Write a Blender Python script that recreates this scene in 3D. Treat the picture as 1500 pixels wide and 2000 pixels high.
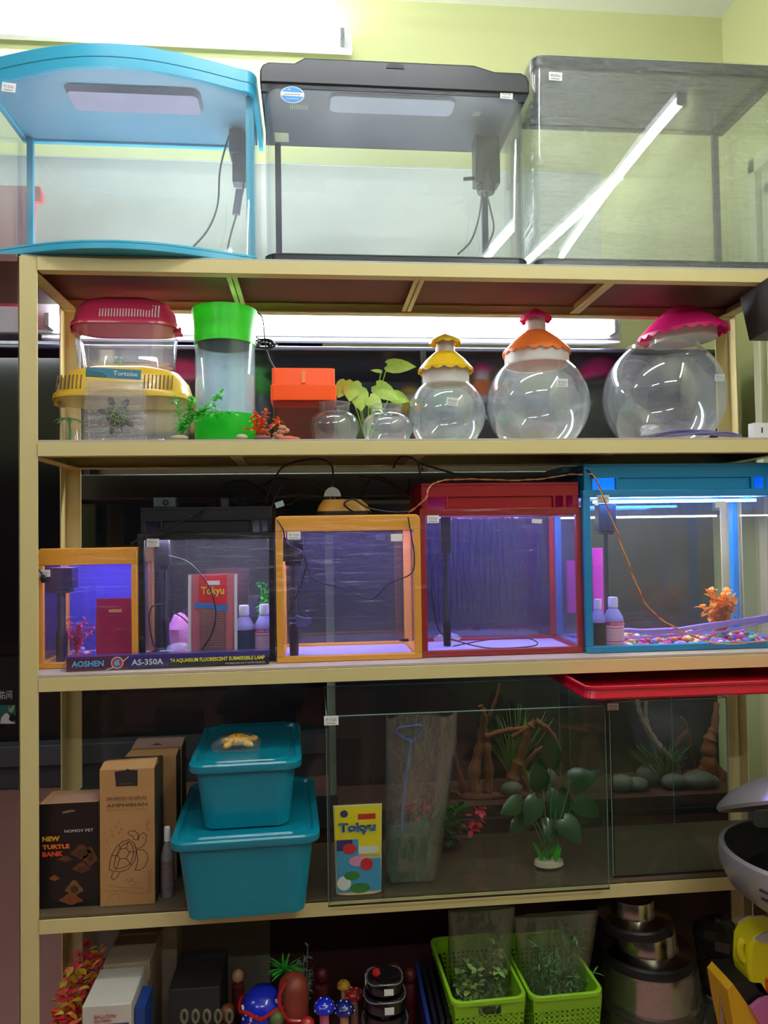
import bpy, math, random
from mathutils import Vector, Matrix
R = random.Random(7)
sc = bpy.context.scene
for o in list(bpy.data.objects): bpy.data.objects.remove(o)
col = sc.collection
PI = math.pi

# ------------------------------------------------------------------ camera
FPX = 1457.554; YAW = 0.0958637; PITCH = 0.0284555; ROLL = -0.0157907
CAM = Vector((0.5642, -1.5, 1.45))
_w = Vector((math.sin(YAW)*math.cos(PITCH), math.cos(YAW)*math.cos(PITCH), math.sin(PITCH)))
_r = Vector((math.cos(YAW), -math.sin(YAW), 0)); _u = _r.cross(_w)
_c, _s = math.cos(ROLL), math.sin(ROLL)
_r, _u = _c*_r+_s*_u, -_s*_r+_c*_u
cd = bpy.data.cameras.new('camera'); cam = bpy.data.objects.new('camera', cd); col.objects.link(cam)
M = Matrix((_r, _u, -_w)).transposed().to_4x4(); M.translation = CAM
cam.matrix_world = M
cd.sensor_fit = 'VERTICAL'; cd.sensor_height = 32; cd.lens = 32*FPX/2000; cd.clip_start = 0.02; cd.clip_end = 50
sc.camera = cam
sc.view_settings.view_transform = 'Standard'; sc.view_settings.look = 'None'
sc.view_settings.exposure = 0.75; sc.view_settings.gamma = 1; sc.view_settings.use_curve_mapping = False
try:
    sc.cycles.transparent_max_bounces = 40; sc.cycles.max_bounces = 10; sc.cycles.sample_clamp_indirect = 4
except Exception: pass
wd = bpy.data.worlds.new('world'); sc.world = wd; wd.use_nodes = True
wd.node_tree.nodes['Background'].inputs[0].default_value = (.8, .85, 1, 1)
wd.node_tree.nodes['Background'].inputs[1].default_value = .03
TUBE = 52.0        # brightness of the shop's fluorescent tubes
LED = 3.0          # brightness of the strips inside the tanks

def P(px, py, Y):                       # point where the view through a photo pixel meets the plane y = Y
    d = _w + _r*((px-750)/FPX) - _u*((py-1000)/FPX)
    return CAM + d*((Y-CAM.y)/d.y)
def PZ(px, py, Z):
    d = _w + _r*((px-750)/FPX) - _u*((py-1000)/FPX)
    return CAM + d*((Z-CAM.z)/d.z)
L1, L2, L3, L4, L5 = 2.0059, 1.6419, 1.1882, .7302, .30
W = 1.612; D = .273

# ------------------------------------------------------------------ materials
def lin(c):
    return tuple(((v/255)/12.92 if v/255 <= .04045 else ((v/255+.055)/1.055)**2.4) for v in c)
_mats = {}
class NT:
    def __init__(s, name):
        s.m = bpy.data.materials.new(name); s.m.use_nodes = True; s.t = s.m.node_tree; s.t.nodes.clear()
        s.out = s.n('ShaderNodeOutputMaterial')
    def n(s, kind, **kw):
        x = s.t.nodes.new(kind)
        for k, v in kw.items(): setattr(x, k, v)
        return x
    def l(s, a, b): s.t.links.new(a, b)
    def val(s, op, a, b=None):
        x = s.n('ShaderNodeMath', operation=op)
        for i, v in enumerate((a, b)):
            if v is None: continue
            if isinstance(v, (int, float)): x.inputs[i].default_value = v
            else: s.l(v, x.inputs[i])
        return x.outputs[0]
    def noise(s, scale, detail=3, vec=None, stretch=None):
        tc = s.n('ShaderNodeTexCoord'); src = tc.outputs['Object']
        if stretch:
            mp = s.n('ShaderNodeMapping'); mp.inputs['Scale'].default_value = stretch; s.l(src, mp.inputs[0]); src = mp.outputs[0]
        x = s.n('ShaderNodeTexNoise'); x.inputs['Scale'].default_value = scale; x.inputs['Detail'].default_value = detail
        s.l(src, x.inputs['Vector']); return x.outputs['Fac']
    def mix(s, f, a, b):
        x = s.n('ShaderNodeMixShader')
        if isinstance(f, (int, float)): x.inputs[0].default_value = f
        else: s.l(f, x.inputs[0])
        s.l(a, x.inputs[1]); s.l(b, x.inputs[2]); return x.outputs[0]
    def cmix(s, f, a, b):
        x = s.n('ShaderNodeMix', data_type='RGBA'); s.l(f, x.inputs[0])
        for v, i in ((a, 6), (b, 7)):
            if isinstance(v, tuple): x.inputs[i].default_value = (*v[:3], 1)
            else: s.l(v, x.inputs[i])
        return x.outputs[2]
    def fres(s, f0=.04, mult=1.0):
        lw = s.n('ShaderNodeLayerWeight'); p = s.val('POWER', lw.outputs['Facing'], 5.0)
        return s.val('MULTIPLY', s.val('ADD', s.val('MULTIPLY', p, 1-f0), f0), mult)
    def bump(s, h, strength, dist=.002):
        b = s.n('ShaderNodeBump'); b.inputs['Strength'].default_value = strength; b.inputs['Distance'].default_value = dist
        s.l(h, b.inputs['Height']); return b.outputs[0]
    def done(s, sh): s.l(sh, s.out.inputs[0]); return s.m

def solid(name, rgb=None, rough=.45, metal=0, rgb2=None, nscale=14, stretch=None, bump=0, bscale=60, spec=.5, trans=0, coat=0):
    """plain surface with a little procedural variation; rgb in 0-255 sRGB"""
    if name in _mats: return _mats[name]
    s = NT(name); b = s.n('ShaderNodeBsdfPrincipled')
    c = lin(rgb); c2 = lin(rgb2) if rgb2 else tuple(v*.86 for v in c)
    f = s.noise(nscale, 4, stretch=stretch)
    s.l(s.cmix(f, c, c2), b.inputs['Base Color'])
    b.inputs['Roughness'].default_value = rough; b.inputs['Metallic'].default_value = metal
    b.inputs['Specular IOR Level'].default_value = spec
    if coat: b.inputs['Coat Weight'].default_value = coat
    if bump: s.l(s.bump(s.noise(bscale, 3, stretch=stretch), bump), b.inputs['Normal'])
    sh = b.outputs[0]
    if trans:
        t = s.n('ShaderNodeBsdfTranslucent'); t.inputs[0].default_value = (*c, 1)
        sh = s.mix(trans, sh, t.outputs[0])
    _mats[name] = s.done(sh); return _mats[name]

def glass(name, tint=(240, 248, 246), haze=.03, f0=.045, rough=.0, hcol=(255, 255, 255), ripple=0, rscale=20, stretch=None, patch=0):
    """thin pane: see-through, mirror-like by angle, with a film of dust"""
    if name in _mats: return _mats[name]
    s = NT(name)
    t = s.n('ShaderNodeBsdfTransparent'); t.inputs[0].default_value = (*lin(tint), 1)
    g = s.n('ShaderNodeBsdfGlossy'); g.inputs['Roughness'].default_value = rough; g.inputs[0].default_value = (1, 1, 1, 1)
    if ripple: s.l(s.bump(s.noise(rscale, 4, stretch=stretch), ripple, .004), g.inputs['Normal'])
    d = s.n('ShaderNodeBsdfDiffuse'); d.inputs[0].default_value = (*lin(hcol), 1)
    tr = s.n('ShaderNodeBsdfTranslucent'); tr.inputs[0].default_value = (*lin(hcol), 1)
    dd = s.mix(.5, d.outputs[0], tr.outputs[0])
    hz = haze
    if patch:
        hz = s.val('MULTIPLY', s.val('POWER', s.noise(6, 4), 2.0), haze*4)
    sh = s.mix(s.fres(f0), s.mix(hz, t.outputs[0], dd), g.outputs[0])
    _mats[name] = s.done(sh); return _mats[name]

def film(name, tint=(250, 252, 255), haze=.05, f0=.12, rough=.12, rscale=14, stretch=(1, 1, 6), strength=1.0, hcol=(255, 255, 255)):
    """crinkled clear plastic wrap"""
    if name in _mats: return _mats[name]
    s = NT(name)
    t = s.n('ShaderNodeBsdfTransparent'); t.inputs[0].default_value = (*lin(tint), 1)
    g = s.n('ShaderNodeBsdfGlossy'); g.inputs['Roughness'].default_value = rough
    n = s.noise(rscale, 6, stretch=stretch)
    s.l(s.bump(n, strength, .02), g.inputs['Normal'])
    d = s.n('ShaderNodeBsdfDiffuse'); d.inputs[0].default_value = (*lin(hcol), 1)
    tr = s.n('ShaderNodeBsdfTranslucent'); tr.inputs[0].default_value = (*lin(hcol), 1)
    dd = s.mix(.5, d.outputs[0], tr.outputs[0])
    _mats[name] = s.done(s.mix(s.fres(f0), s.mix(haze, t.outputs[0], dd), g.outputs[0])); return _mats[name]

def tinted(name, rgb, thru=.35, rough=.25, f0=.05):
    """coloured, partly see-through plastic"""
    if name in _mats: return _mats[name]
    s = NT(name); c = lin(rgb)
    t = s.n('ShaderNodeBsdfTransparent'); t.inputs[0].default_value = (*[v**.5 for v in c], 1)
    d = s.n('ShaderNodeBsdfDiffuse'); tr = s.n('ShaderNodeBsdfTranslucent')
    col_ = s.cmix(s.noise(9, 3), c, tuple(v*.85 for v in c))
    s.l(col_, d.inputs[0]); s.l(col_, tr.inputs[0])
    g = s.n('ShaderNodeBsdfGlossy'); g.inputs['Roughness'].default_value = rough
    body = s.mix(thru, s.mix(.45, d.outputs[0], tr.outputs[0]), t.outputs[0])
    _mats[name] = s.done(s.mix(s.fres(f0), body, g.outputs[0])); return _mats[name]

def emit(name, rgb, strength):
    if name in _mats: return _mats[name]
    s = NT(name); e = s.n('ShaderNodeEmission'); e.inputs[0].default_value = (*rgb, 1)
    n = s.noise(3, 1); s.l(s.val('ADD', s.val('MULTIPLY', n, .05*strength), strength*.97), e.inputs[1])
    _mats[name] = s.done(e.outputs[0]); return _mats[name]

def cells(name, rgb, line, scale=30, rough=.4, width=.06, rgb2=None):
    """patches divided by lines: tortoise shells, veined leaves"""
    if name in _mats: return _mats[name]
    s = NT(name); b = s.n('ShaderNodeBsdfPrincipled'); b.inputs['Roughness'].default_value = rough
    tc = s.n('ShaderNodeTexCoord'); v = s.n('ShaderNodeTexVoronoi', feature='DISTANCE_TO_EDGE'); v.inputs['Scale'].default_value = scale
    s.l(tc.outputs['Object'], v.inputs['Vector'])
    f = s.val('LESS_THAN', v.outputs['Distance'], width)
    base = s.cmix(s.noise(scale*1.3, 2), lin(rgb), lin(rgb2 or rgb))
    s.l(s.cmix(f, base, lin(line)), b.inputs['Base Color'])
    _mats[name] = s.done(b.outputs[0]); return _mats[name]

# ------------------------------------------------------------------ mesh building
class MB:
    def __init__(s): s.v = []; s.f = []; s.mi = []; s.k = 0
    def add(s, vs, fs):
        n = len(s.v); s.v += [Vector(p) for p in vs]; s.f += [tuple(i+n for i in q) for q in fs]; s.mi += [s.k]*len(fs); return s
    def box(s, x0, x1, y0, y1, z0, z1):
        v = [(x, y, z) for z in (z0, z1) for y in (y0, y1) for x in (x0, x1)]
        return s.add(v, [(0, 2, 3, 1), (4, 5, 7, 6), (0, 1, 5, 4), (2, 6, 7, 3), (0, 4, 6, 2), (1, 3, 7, 5)])
    def loft(s, rings, c0=True, c1=True):
        n = len(rings[0]); v = [p for r in rings for p in r]; f = []
        for i in range(len(rings)-1):
            for j in range(n):
                a = i*n+j; b = i*n+(j+1) % n; f.append((a, b, b+n, a+n))
        if c0: f.append(tuple(range(n))[::-1])
        if c1: f.append(tuple(range((len(rings)-1)*n, len(rings)*n)))
        return s.add(v, f)
    def slab(s, plan, z0, z1): return s.loft([[(x, y, z0) for x, y in plan], [(x, y, z1) for x, y in plan]])
    def ring(s, plan, t, z0, z1):
        inn = offset(plan, t)
        r = [[(x, y, z0) for x, y in plan], [(x, y, z1) for x, y in plan], [(x, y, z1) for x, y in inn], [(x, y, z0) for x, y in inn]]
        return s.loft(r+[r[0]], False, False)
    def prism(s, pts, y0, y1):          # outline in x,z pushed along y
        return s.loft([[(x, y0, z) for x, z in pts], [(x, y1, z) for x, z in pts]])
    def plate(s, o, ux, uz, pts, t=.0006):   # outline on a plane through o, raised by t
        o = Vector(o); ux = Vector(ux); uz = Vector(uz); n = ux.cross(uz).normalized()
        a = [o+ux*x+uz*z for x, z in pts]
        return s.loft([a, [p+n*t for p in a]])
    def tube(s, pts, r, seg=8, closed=False, flat=None):
        pts = [Vector(p) for p in pts]; rings = []
        n = len(pts); up = Vector((.13, .21, 1)).normalized()
        for i, p in enumerate(pts):
            t = (pts[min(i+1, n-1)]-pts[max(i-1, 0)])
            if closed: t = pts[(i+1) % n]-pts[i-1]
            if t.length < 1e-9: t = Vector((0, 0, 1))
            t.normalize(); a = t.cross(up)
            if a.length < .05: a = t.cross(Vector((1, .1, 0)))
            a.normalize(); b = t.cross(a); up = -b if (-b).dot(up) > 0 else b
            rr = r[i] if isinstance(r, (list, tuple)) else r
            rings.append([p+a*(rr*math.cos(q))+b*(rr*math.sin(q)) for q in [2*PI*k/seg for k in range(seg)]])
        if closed: return s.loft(rings+[rings[0]], False, False)
        return s.loft(rings)
    def lathe(s, prof, c=(0, 0, 0), seg=32, sx=1, sy=1, M=None, caps=(True, True)):
        rings = []
        for r, z in prof:
            ring = [Vector((r*sx*math.cos(2*PI*k/seg), r*sy*math.sin(2*PI*k/seg), z)) for k in range(seg)]
            if M: ring = [M @ p for p in ring]
            rings.append([p+Vector(c) for p in ring])
        return s.loft(rings, caps[0], caps[1])
    def ell(s, c, r, seg=16, M=None, n=9):
        pr = [(max(math.sin(PI*i/n), .01), -math.cos(PI*i/n)) for i in range(n+1)]
        rings = []
        for q, z in pr:
            ring = [Vector((r[0]*q*math.cos(2*PI*k/seg), r[1]*q*math.sin(2*PI*k/seg), r[2]*z)) for k in range(seg)]
            if M: ring = [M @ p for p in ring]
            rings.append([p+Vector(c) for p in ring])
        return s.loft(rings)
    def leaf(s, b, d, L, w, up=(0, 0, 1), curl=.3, fold=.2, n=4, shape=1.0):
        b = Vector(b); d = Vector(d).normalized(); up = Vector(up)
        sd = d.cross(up)
        if sd.length < .05: sd = d.cross(Vector((0, 1, .1)))
        sd.normalize(); nn = sd.cross(d).normalized(); vs = []; fs = []
        for i in range(n+1):
            t = i/n; ww = w*.5*math.sin(PI*min(t**shape*.97+.03, 1))+.0003
            c = b+d*(L*t)-nn*(curl*L*t*t)
            vs += [c+sd*ww+nn*fold*ww, c, c-sd*ww+nn*fold*ww]
        for i in range(n):
            a = i*3; fs += [(a, a+1, a+4, a+3), (a+1, a+2, a+5, a+4)]
        return s.add(vs, fs)
    def stroke(s, o, ux, uz, pts, w=.001, t=.0006, closed=False):   # drawn line lying on a plane
        o = Vector(o); ux = Vector(ux); uz = Vector(uz); n = ux.cross(uz).normalized()
        q = [o+ux*x+uz*z+n*t for x, z in pts]
        if closed: q.append(q[0])
        for a, b in zip(q, q[1:]):
            e = (b-a)
            if e.length < 1e-7: continue
            e.normalize(); m = n.cross(e)*(w/2); a2 = a-e*w*.3; b2 = b+e*w*.3
            s.add([a2-m, b2-m, b2+m, a2+m], [(0, 1, 2, 3)])
        return s
    def xf(s, Mx, start=0):
        for i in range(start, len(s.v)): s.v[i] = Mx @ s.v[i]
        return s
def offset(plan, t):
    n = len(plan); out = []
    for i in range(n):
        a = Vector(plan[i-1]); b = Vector(plan[i]); c = Vector(plan[(i+1) % n])
        e1 = (b-a); e2 = (c-b)
        if e1.length < 1e-9: e1 = e2
        if e2.length < 1e-9: e2 = e1
        n1 = Vector((-e1.y, e1.x)).normalized(); n2 = Vector((-e2.y, e2.x)).normalized()
        m = n1+n2
        if m.length < 1e-6: m = n1
        m = m/m.length; k = t/max(m.dot(n1), .4); out.append((b.x+m.x*k, b.y+m.y*k))
    return out
def rrect(x0, x1, y0, y1, r, n=5, z=None):
    o = []
    for cx, cy, a0 in ((x1-r, y0+r, -90), (x1-r, y1-r, 0), (x0+r, y1-r, 90), (x0+r, y0+r, 180)):
        for i in range(n+1):
            a = math.radians(a0+90*i/n); o.append((cx+r*math.cos(a), cy+r*math.sin(a)))
    return o if z is None else [(x, y, z) for x, y in o]
def plan(x0, x1, y0, y1, rf=.04, bow=0, n=7, m=24):      # counter-clockwise, rounded front corners, bowed front
    o = []
    for i in range(n+1):
        a = math.radians(180+90*i/n); o.append((x0+rf+rf*math.cos(a), y0+rf+rf*math.sin(a)))
    if bow:
        for i in range(1, m):
            t = i/m; o.append((x0+rf+(x1-x0-2*rf)*t, y0-bow*math.sin(PI*t)))
    for i in range(n+1):
        a = math.radians(270+90*i/n); o.append((x1-rf+rf*math.cos(a), y0+rf+rf*math.sin(a)))
    o += [(x1, y1), (x0, y1)]
    return o

def mesh(name, m, mats, org=Vector((0, 0, 0)), ang=38):
    me = bpy.data.meshes.new(name)
    me.from_pydata([tuple(p-org) for p in m.v], [], m.f)
    for x in (mats if isinstance(mats, (list, tuple)) else [mats]): me.materials.append(x)
    me.polygons.foreach_set('material_index', m.mi); me.polygons.foreach_set('use_smooth', [True]*len(m.f))
    me.update()
    try: me.set_sharp_from_angle(angle=math.radians(ang))
    except Exception: pass
    return me
def wloc(o):
    v = Vector(o.location); q = o.parent
    while q: v += q.location; q = q.parent
    return v
def part(name, m, mats, parent, bevel=0, label=None, ang=38, stuff=False):
    pl = wloc(parent); o = bpy.data.objects.new(name, mesh(name, m, mats, pl, ang)); col.objects.link(o); o.parent = parent
    if label: o['label'] = label
    if stuff: o['kind'] = 'stuff'
    if bevel: bev(o, bevel)
    return o
def bev(o, w):
    b = o.modifiers.new('bevel', 'BEVEL'); b.width = w; b.segments = 2; b.limit_method = 'ANGLE'; b.angle_limit = math.radians(40)
def thing(name, label, cat, loc, group=None):
    o = bpy.data.objects.new(name, None); o.empty_display_size = .02; col.objects.link(o); o.location = loc
    o['label'] = label; o['category'] = cat
    if group: o['group'] = group
    return o
def solo(name, m, mats, label, cat, group=None, bevel=0, ang=38, stuff=False):
    xs = [p.x for p in m.v]; ys = [p.y for p in m.v]; zs = [p.z for p in m.v]
    org = Vector(((min(xs)+max(xs))/2, (min(ys)+max(ys))/2, min(zs)))
    o = bpy.data.objects.new(name, mesh(name, m, mats, org, ang)); o.location = org; col.objects.link(o)
    o['label'] = label; o['category'] = cat
    if group: o['group'] = group
    if stuff: o['kind'] = 'stuff'
    if bevel: bev(o, bevel)
    return o
def struct(name, m, mats, bevel=0, label=None):
    o = bpy.data.objects.new(name, mesh(name, m, mats)); col.objects.link(o); o['kind'] = 'structure'
    if label: o['label'] = label
    if bevel: bev(o, bevel)
    return o
def text(m, s, o, w, h, ux=(1, 0, 0), uz=(0, 0, 1), lift=.0008, bold=0, center=True):
    """flat lettering fitted into w x h on the plane o + ux, uz"""
    cu = bpy.data.curves.new('t', 'FONT'); cu.body = s; cu.resolution_u = 2; cu.offset = bold
    ob = bpy.data.objects.new('t', cu); col.objects.link(ob)
    dg = bpy.context.evaluated_depsgraph_get(); me = bpy.data.meshes.new_from_object(ob.evaluated_get(dg))
    vs = [v.co.copy() for v in me.vertices]; fs = [tuple(p.vertices) for p in me.polygons]
    bpy.data.objects.remove(ob); bpy.data.curves.remove(cu); bpy.data.meshes.remove(me)
    if not vs: return m
    x0 = min(v.x for v in vs); x1 = max(v.x for v in vs); y0 = min(v.y for v in vs); y1 = max(v.y for v in vs)
    kx = w/max(x1-x0, 1e-6); kz = h/max(y1-y0, 1e-6)
    o = Vector(o); ux = Vector(ux).normalized(); uz = Vector(uz).normalized(); n = ux.cross(uz)
    m.add([o+ux*((v.x-x0)*kx)+uz*((v.y-y0)*kz)+n*lift for v in vs], fs)
    return m
def spline(pts, n=8):
    pts = [Vector(p) for p in pts]; q = [pts[0]]+pts+[pts[-1]]; out = []
    for i in range(1, len(q)-2):
        a, b, c, d = q[i-1], q[i], q[i+1], q[i+2]
        for k in range(n):
            t = k/n
            out.append(.5*((2*b)+(c-a)*t+(2*a-5*b+4*c-d)*t*t+(3*b-a-3*c+d)*t*t*t))
    out.append(pts[-1]); return out
def tag_on(parent, x, y, z, w=.026, h=.017, s='₹1500', tilt=0, name='price_tag'):
    m = MB(); m.box(-w/2, w/2, -.0006, 0, -h/2, h/2); k = len(m.v)
    m.k = 1; text(m, s, (-w*.36, -.0006, -h*.1), w*.72, h*.34, lift=.0004)
    m.plate((-w*.36, -.0006, -h*.34), (1, 0, 0), (0, 0, 1), [(0, 0), (w*.66, 0), (w*.66, h*.07), (0, h*.07)], .0002)
    m.xf(Matrix.Translation((x, y, z)) @ Matrix.Rotation(tilt, 4, 'Y'))
    return part(name, m, [M_tag, M_tagink], parent)
M_tag = solid('white_paper', (232, 232, 230), .7); M_tagink = solid('grey_ink', (120, 120, 128), .7)
M_rack = solid('cream_paint', (218, 203, 146), .42, rgb2=(208, 192, 134), nscale=5, bump=.12, bscale=25)
M_ply = solid('brown_board', (112, 76, 66), .6, rgb2=(92, 62, 56), nscale=3, stretch=(1, 8, 1))
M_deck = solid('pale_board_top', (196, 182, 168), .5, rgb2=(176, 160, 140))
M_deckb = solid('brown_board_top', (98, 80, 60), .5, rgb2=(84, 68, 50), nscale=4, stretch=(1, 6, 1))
M_wall = solid('lime_wall_paint', (202, 205, 150), .7, rgb2=(196, 200, 142), nscale=2, bump=.05)
M_ceil = solid('ceiling_paint', (210, 212, 190), .8, nscale=2)
M_greyb = solid('grey_wall_board', (176, 181, 175), .6, nscale=2)
M_black = solid('black_gloss_panel', (14, 15, 20), .16, spec=.6, nscale=3)
M_blackm = solid('black_matt', (16, 16, 20), .5)
M_blk = solid('black_plastic', (28, 30, 38), .35)
M_blk2 = solid('black_frame_plastic', (20, 21, 26), .4)
M_cab = solid('black_cable_rubber', (18, 18, 22), .4)
M_white = solid('white_plastic', (230, 230, 232), .35)
M_tube = emit('fluorescent_tube_light', (.93, .97, 1.0), TUBE)
M_glass = glass('clear_glass', (251, 253, 252), .025)
M_gedge = solid('green_glass_edge', (120, 160, 150), .15, spec=.8)

# ================================================================== THE ROOM
XL, XR, YF, YB, ZC = -3.2, 1.79, -5.0, .56, 2.96
m = MB(); m.box(XL-.1, XR+.1, YF-.1, 3.25, -.06, 0)
struct('floor', m, solid('pink_floor_tile', (180, 130, 122), .4, rgb2=(168, 120, 112), nscale=6))
m = MB(); m.box(XL-.1, XR+.1, YF-.1, 3.25, ZC, ZC+.05); struct('ceiling', m, M_ceil)
hz = P(0, 560, YB).z                      # underside of the wall above the open passage
m = MB(); m.box(XL, XR, YB, YB+.12, hz, ZC); m.box(.60, XR, YB, YB+.12, 0, hz); struct('wall_back', m, M_wall)
m = MB(); m.box(XR, XR+.08, YF, 3.2, 0, ZC); struct('wall_right', m, M_wall)
m = MB(); m.box(XL-.08, XL, YF, 3.2, 0, ZC); struct('wall_left', m, solid('dark_stocked_wall', (62, 58, 60), .8, rgb2=(90, 70, 60), nscale=5))
m = MB(); m.box(XL, XR, YF-.08, YF, 0, ZC); struct('wall_front', m, solid('shop_front_wall', (58, 46, 48), .8, rgb2=(36, 48, 70), nscale=4))
m = MB(); m.box(XL, XR, 3.1, 3.2, .16, ZC); struct('wall_far', m, M_black)
m = MB(); m.box(XL, XR, 2.98, 3.1, .15, .265); m.box(XL, XR, 3.06, 3.1, .0, .15)
struct('baseboard_far', m, solid('grey_ledge', (84, 84, 92), .4), .004)
gz = P(500, 322, YB).z
m = MB(); m.box(XL, 1.40, YB-.012, YB, hz+.02, gz); m.box(XL, 1.40, YB-.016, YB, gz-.004, gz)
struct('trim_1', m, M_greyb)
# panelled cupboard door on the right wall
M_door = solid('pale_green_door', (214, 214, 182), .5, rgb2=(208, 208, 172), nscale=3)
m = MB(); dz0, dz1 = .25, 2.40
m.box(XR-.022, XR, -.40, .36, dz0, dz1)
for y0, y1, z0, z1 in ((-.37, -.03, .30, 1.28), (-.37, -.03, 1.36, 2.35), (.01, .33, .30, 1.28), (.01, .33, 1.36, 2.35)):
    m.box(XR-.034, XR-.02, y0, y0+.03, z0, z1); m.box(XR-.034, XR-.02, y1-.03, y1, z0, z1)
    m.box(XR-.034, XR-.02, y0, y1, z0, z0+.03); m.box(XR-.034, XR-.02, y0, y1, z1-.03, z1)
struct('door_1', m, M_door, .002, 'pale panelled cupboard door set into the right wall')
m = MB(); m.box(XR-.04, XR, .36, .39, .2, 2.44); m.box(XR-.04, XR, -.42, .39, 2.40, 2.44); struct('trim_2', m, M_door, .002)

def tube_lamp(name, label, a, b, r=.013, depth=(0, 1, 0), body=.045, group=None, out=.02, mt=None):
    """batten lamp from a to b; depth points to what it is fixed on"""
    a = Vector(a); b = Vector(b); dp = Vector(depth); ax = (b-a).normalized(); up = ax.cross(dp).normalized()
    t = thing(name, label, 'lamp', (a+b)/2, group)
    def bar(p, q, hw, hd, off):
        m = MB(); c = [(-hw, -hd), (hw, -hd), (hw, hd), (-hw, hd)]
        m.loft([[p+up*x+dp*(y+off) for x, y in c], [q+up*x+dp*(y+off) for x, y in c]]); return m
    part('batten', bar(a-ax*.03, b+ax*.03, body*.5, .012, r+out), M_white, t, .003)
    for p, sg in ((a, -1), (b, 1)):
        m = bar(p-ax*.006, p+ax*.006, r*1.25, r*1.9, r*.8); part('end_cap', m, solid('lamp_cap_grey', (120, 122, 128), .5), t, .002)
    m = MB(); m.tube([a, b], r, 16); part('tube', m, mt or M_tube, t)
    return t
a = P(-60, 42, .50); b = P(668, 66, .50)
tube_lamp('fluorescent_lamp', 'long white fluorescent lamp high on the back wall above the blue tank', (a.x, .50, (a.z+b.z)/2), (b.x, .50, (a.z+b.z)/2))
t = tube_lamp('fluorescent_lamp', 'bare fluorescent tube hung high beside the right wall', (1.735, -.62, 2.78), (1.585, -2.0, 2.78), r=.017, depth=(0, 0, 1))
for y, x in ((-.8, 1.715), (-1.8, 1.607)):
    m = MB(); m.tube([(x, y, 2.82), (x, y, ZC)], .004); part('hanger', m, M_white, t)
for i, (x, y, lb) in enumerate(((.5, -.58, 'ceiling tube lamp nearest to the shelf, over its middle'), (-2.3, -.75, 'ceiling tube lamp near the shelf line, far to its left'),
                  (.7, -2.95, 'ceiling tube lamp in the second row from the shelf, right one'), (-1.2, -2.95, 'ceiling tube lamp in the second row from the shelf, left one'),
                  (-1.9, 1.8, 'added unseen ceiling lamp brightening the passage floor behind the rack'))):  # the last one is added out of view to brighten the passage floor
    tube_lamp('fluorescent_lamp', lb, (x-.6, y, ZC-.06), (x+.6, y, ZC-.06), depth=(0, 0, 1))

# ------------------------------------------------------------------ display rack of dark aquariums behind the shelf
ax0, ax1, ay0, ay1 = .005, 1.70, .325, .535
t = thing('display_aquarium', 'large dark aquascape aquarium standing behind the shelf, near the floor', 'aquarium', ((ax0+ax1)/2, (ay0+ay1)/2, 0))
zb = P(1000, 1597, ay0).z; zt1 = 1.53
m = MB(); m.box(ax0, P(527, 1850, ay0).x, ay0, ay1, 0, zb); part('cabinet', m, solid('grey_beige_board', (128, 120, 106), .55, nscale=3), t)
m = MB(); m.box(P(527, 1850, ay0).x+.001, ax1, ay0, ay1, 0, zb); part('cabinet', m, solid('dark_brown_board', (62, 32, 28), .5, nscale=3), t, label='dark brown cabinet half')
M_dk = glass('dusky_green_glass', (244, 250, 247), .002, f0=.02, hcol=(150, 160, 150))
m = MB(); m.box(ax0, ax1, ay0, ay0+.006, zb, zt1); part('glass_pane', m, M_dk, t)
m = MB(); m.box(ax0, ax0+.004, ay0+.006, ay1, zb, zt1); part('glass_pane', m, M_dk, t)
m = MB(); m.box(ax0-.002, ax0+.004, ay0-.003, ay0, zb, zt1); m.k = 1
m.box(ax0+.004, ax0+.008, ay0-.003, ay0, zb+.1, zt1-.04); part('edge_strip', m, [M_gedge, solid('orange_tape', (190, 92, 42), .5)], t)
m = MB(); m.box(.62, ax1, ay1-.006, ay1, zb, zt1); part('background', m, M_blackm, t)
m = MB(); m.box(ax0, ax1, ay0-.004, ay1, zb-.012, zb+.004); part('base_frame', m, M_blk2, t, .002)
m = MB(); m.box(.62, ax1, ay0+.01, ay1-.01, zb+.004, zb+.03); part('gravel', m, solid('red_brown_gravel', (90, 44, 34), .8, rgb2=(60, 32, 26), nscale=90, bump=.8, bscale=120), t)
DISP_Z = zb+.03
m = MB(); m.box(.85, 1.62, .365, .395, zt1-.05, zt1-.046); m.k = 1; m.box(.84, 1.63, .36, .40, zt1-.046, zt1-.034); part('lamp_strip', m, [emit('added_warm_light', (1, .9, .72), 16), M_blk2], t)  # hidden light added to brighten the aquascape
t = thing('display_aquarium', 'dark empty aquarium with glossy black back behind the upper shelves', 'aquarium', ((ax0+ax1)/2, (ay0+ay1)/2, 1.54))
zt2 = P(600, 668, ay0).z
m = MB(); m.box(ax0, ax1, ay0+.09, ay1-.02, 1.60, zt2); part('background', m, solid('black_gloss_glass', (10, 12, 20), .12, spec=.9), t)
m = MB(); m.box(ax0, ax1, ay0, ay1, 1.54, 1.60); part('base_frame', m, M_blk2, t, .003)
m = MB(); m.box(ax0-.3, ax1, ay0+.085, ay1-.02, zt2, zt2+.012); part('top_frame', m, solid('blue_black_rim', (40, 42, 66), .2, spec=.8), t, .003)
for x in (ax0, .85, ax1-.012):
    m = MB(); m.box(x, x+.012, ay0+.07, ay0+.085, 1.60, zt2); part('corner_strip', m, M_blk2, t)
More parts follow.
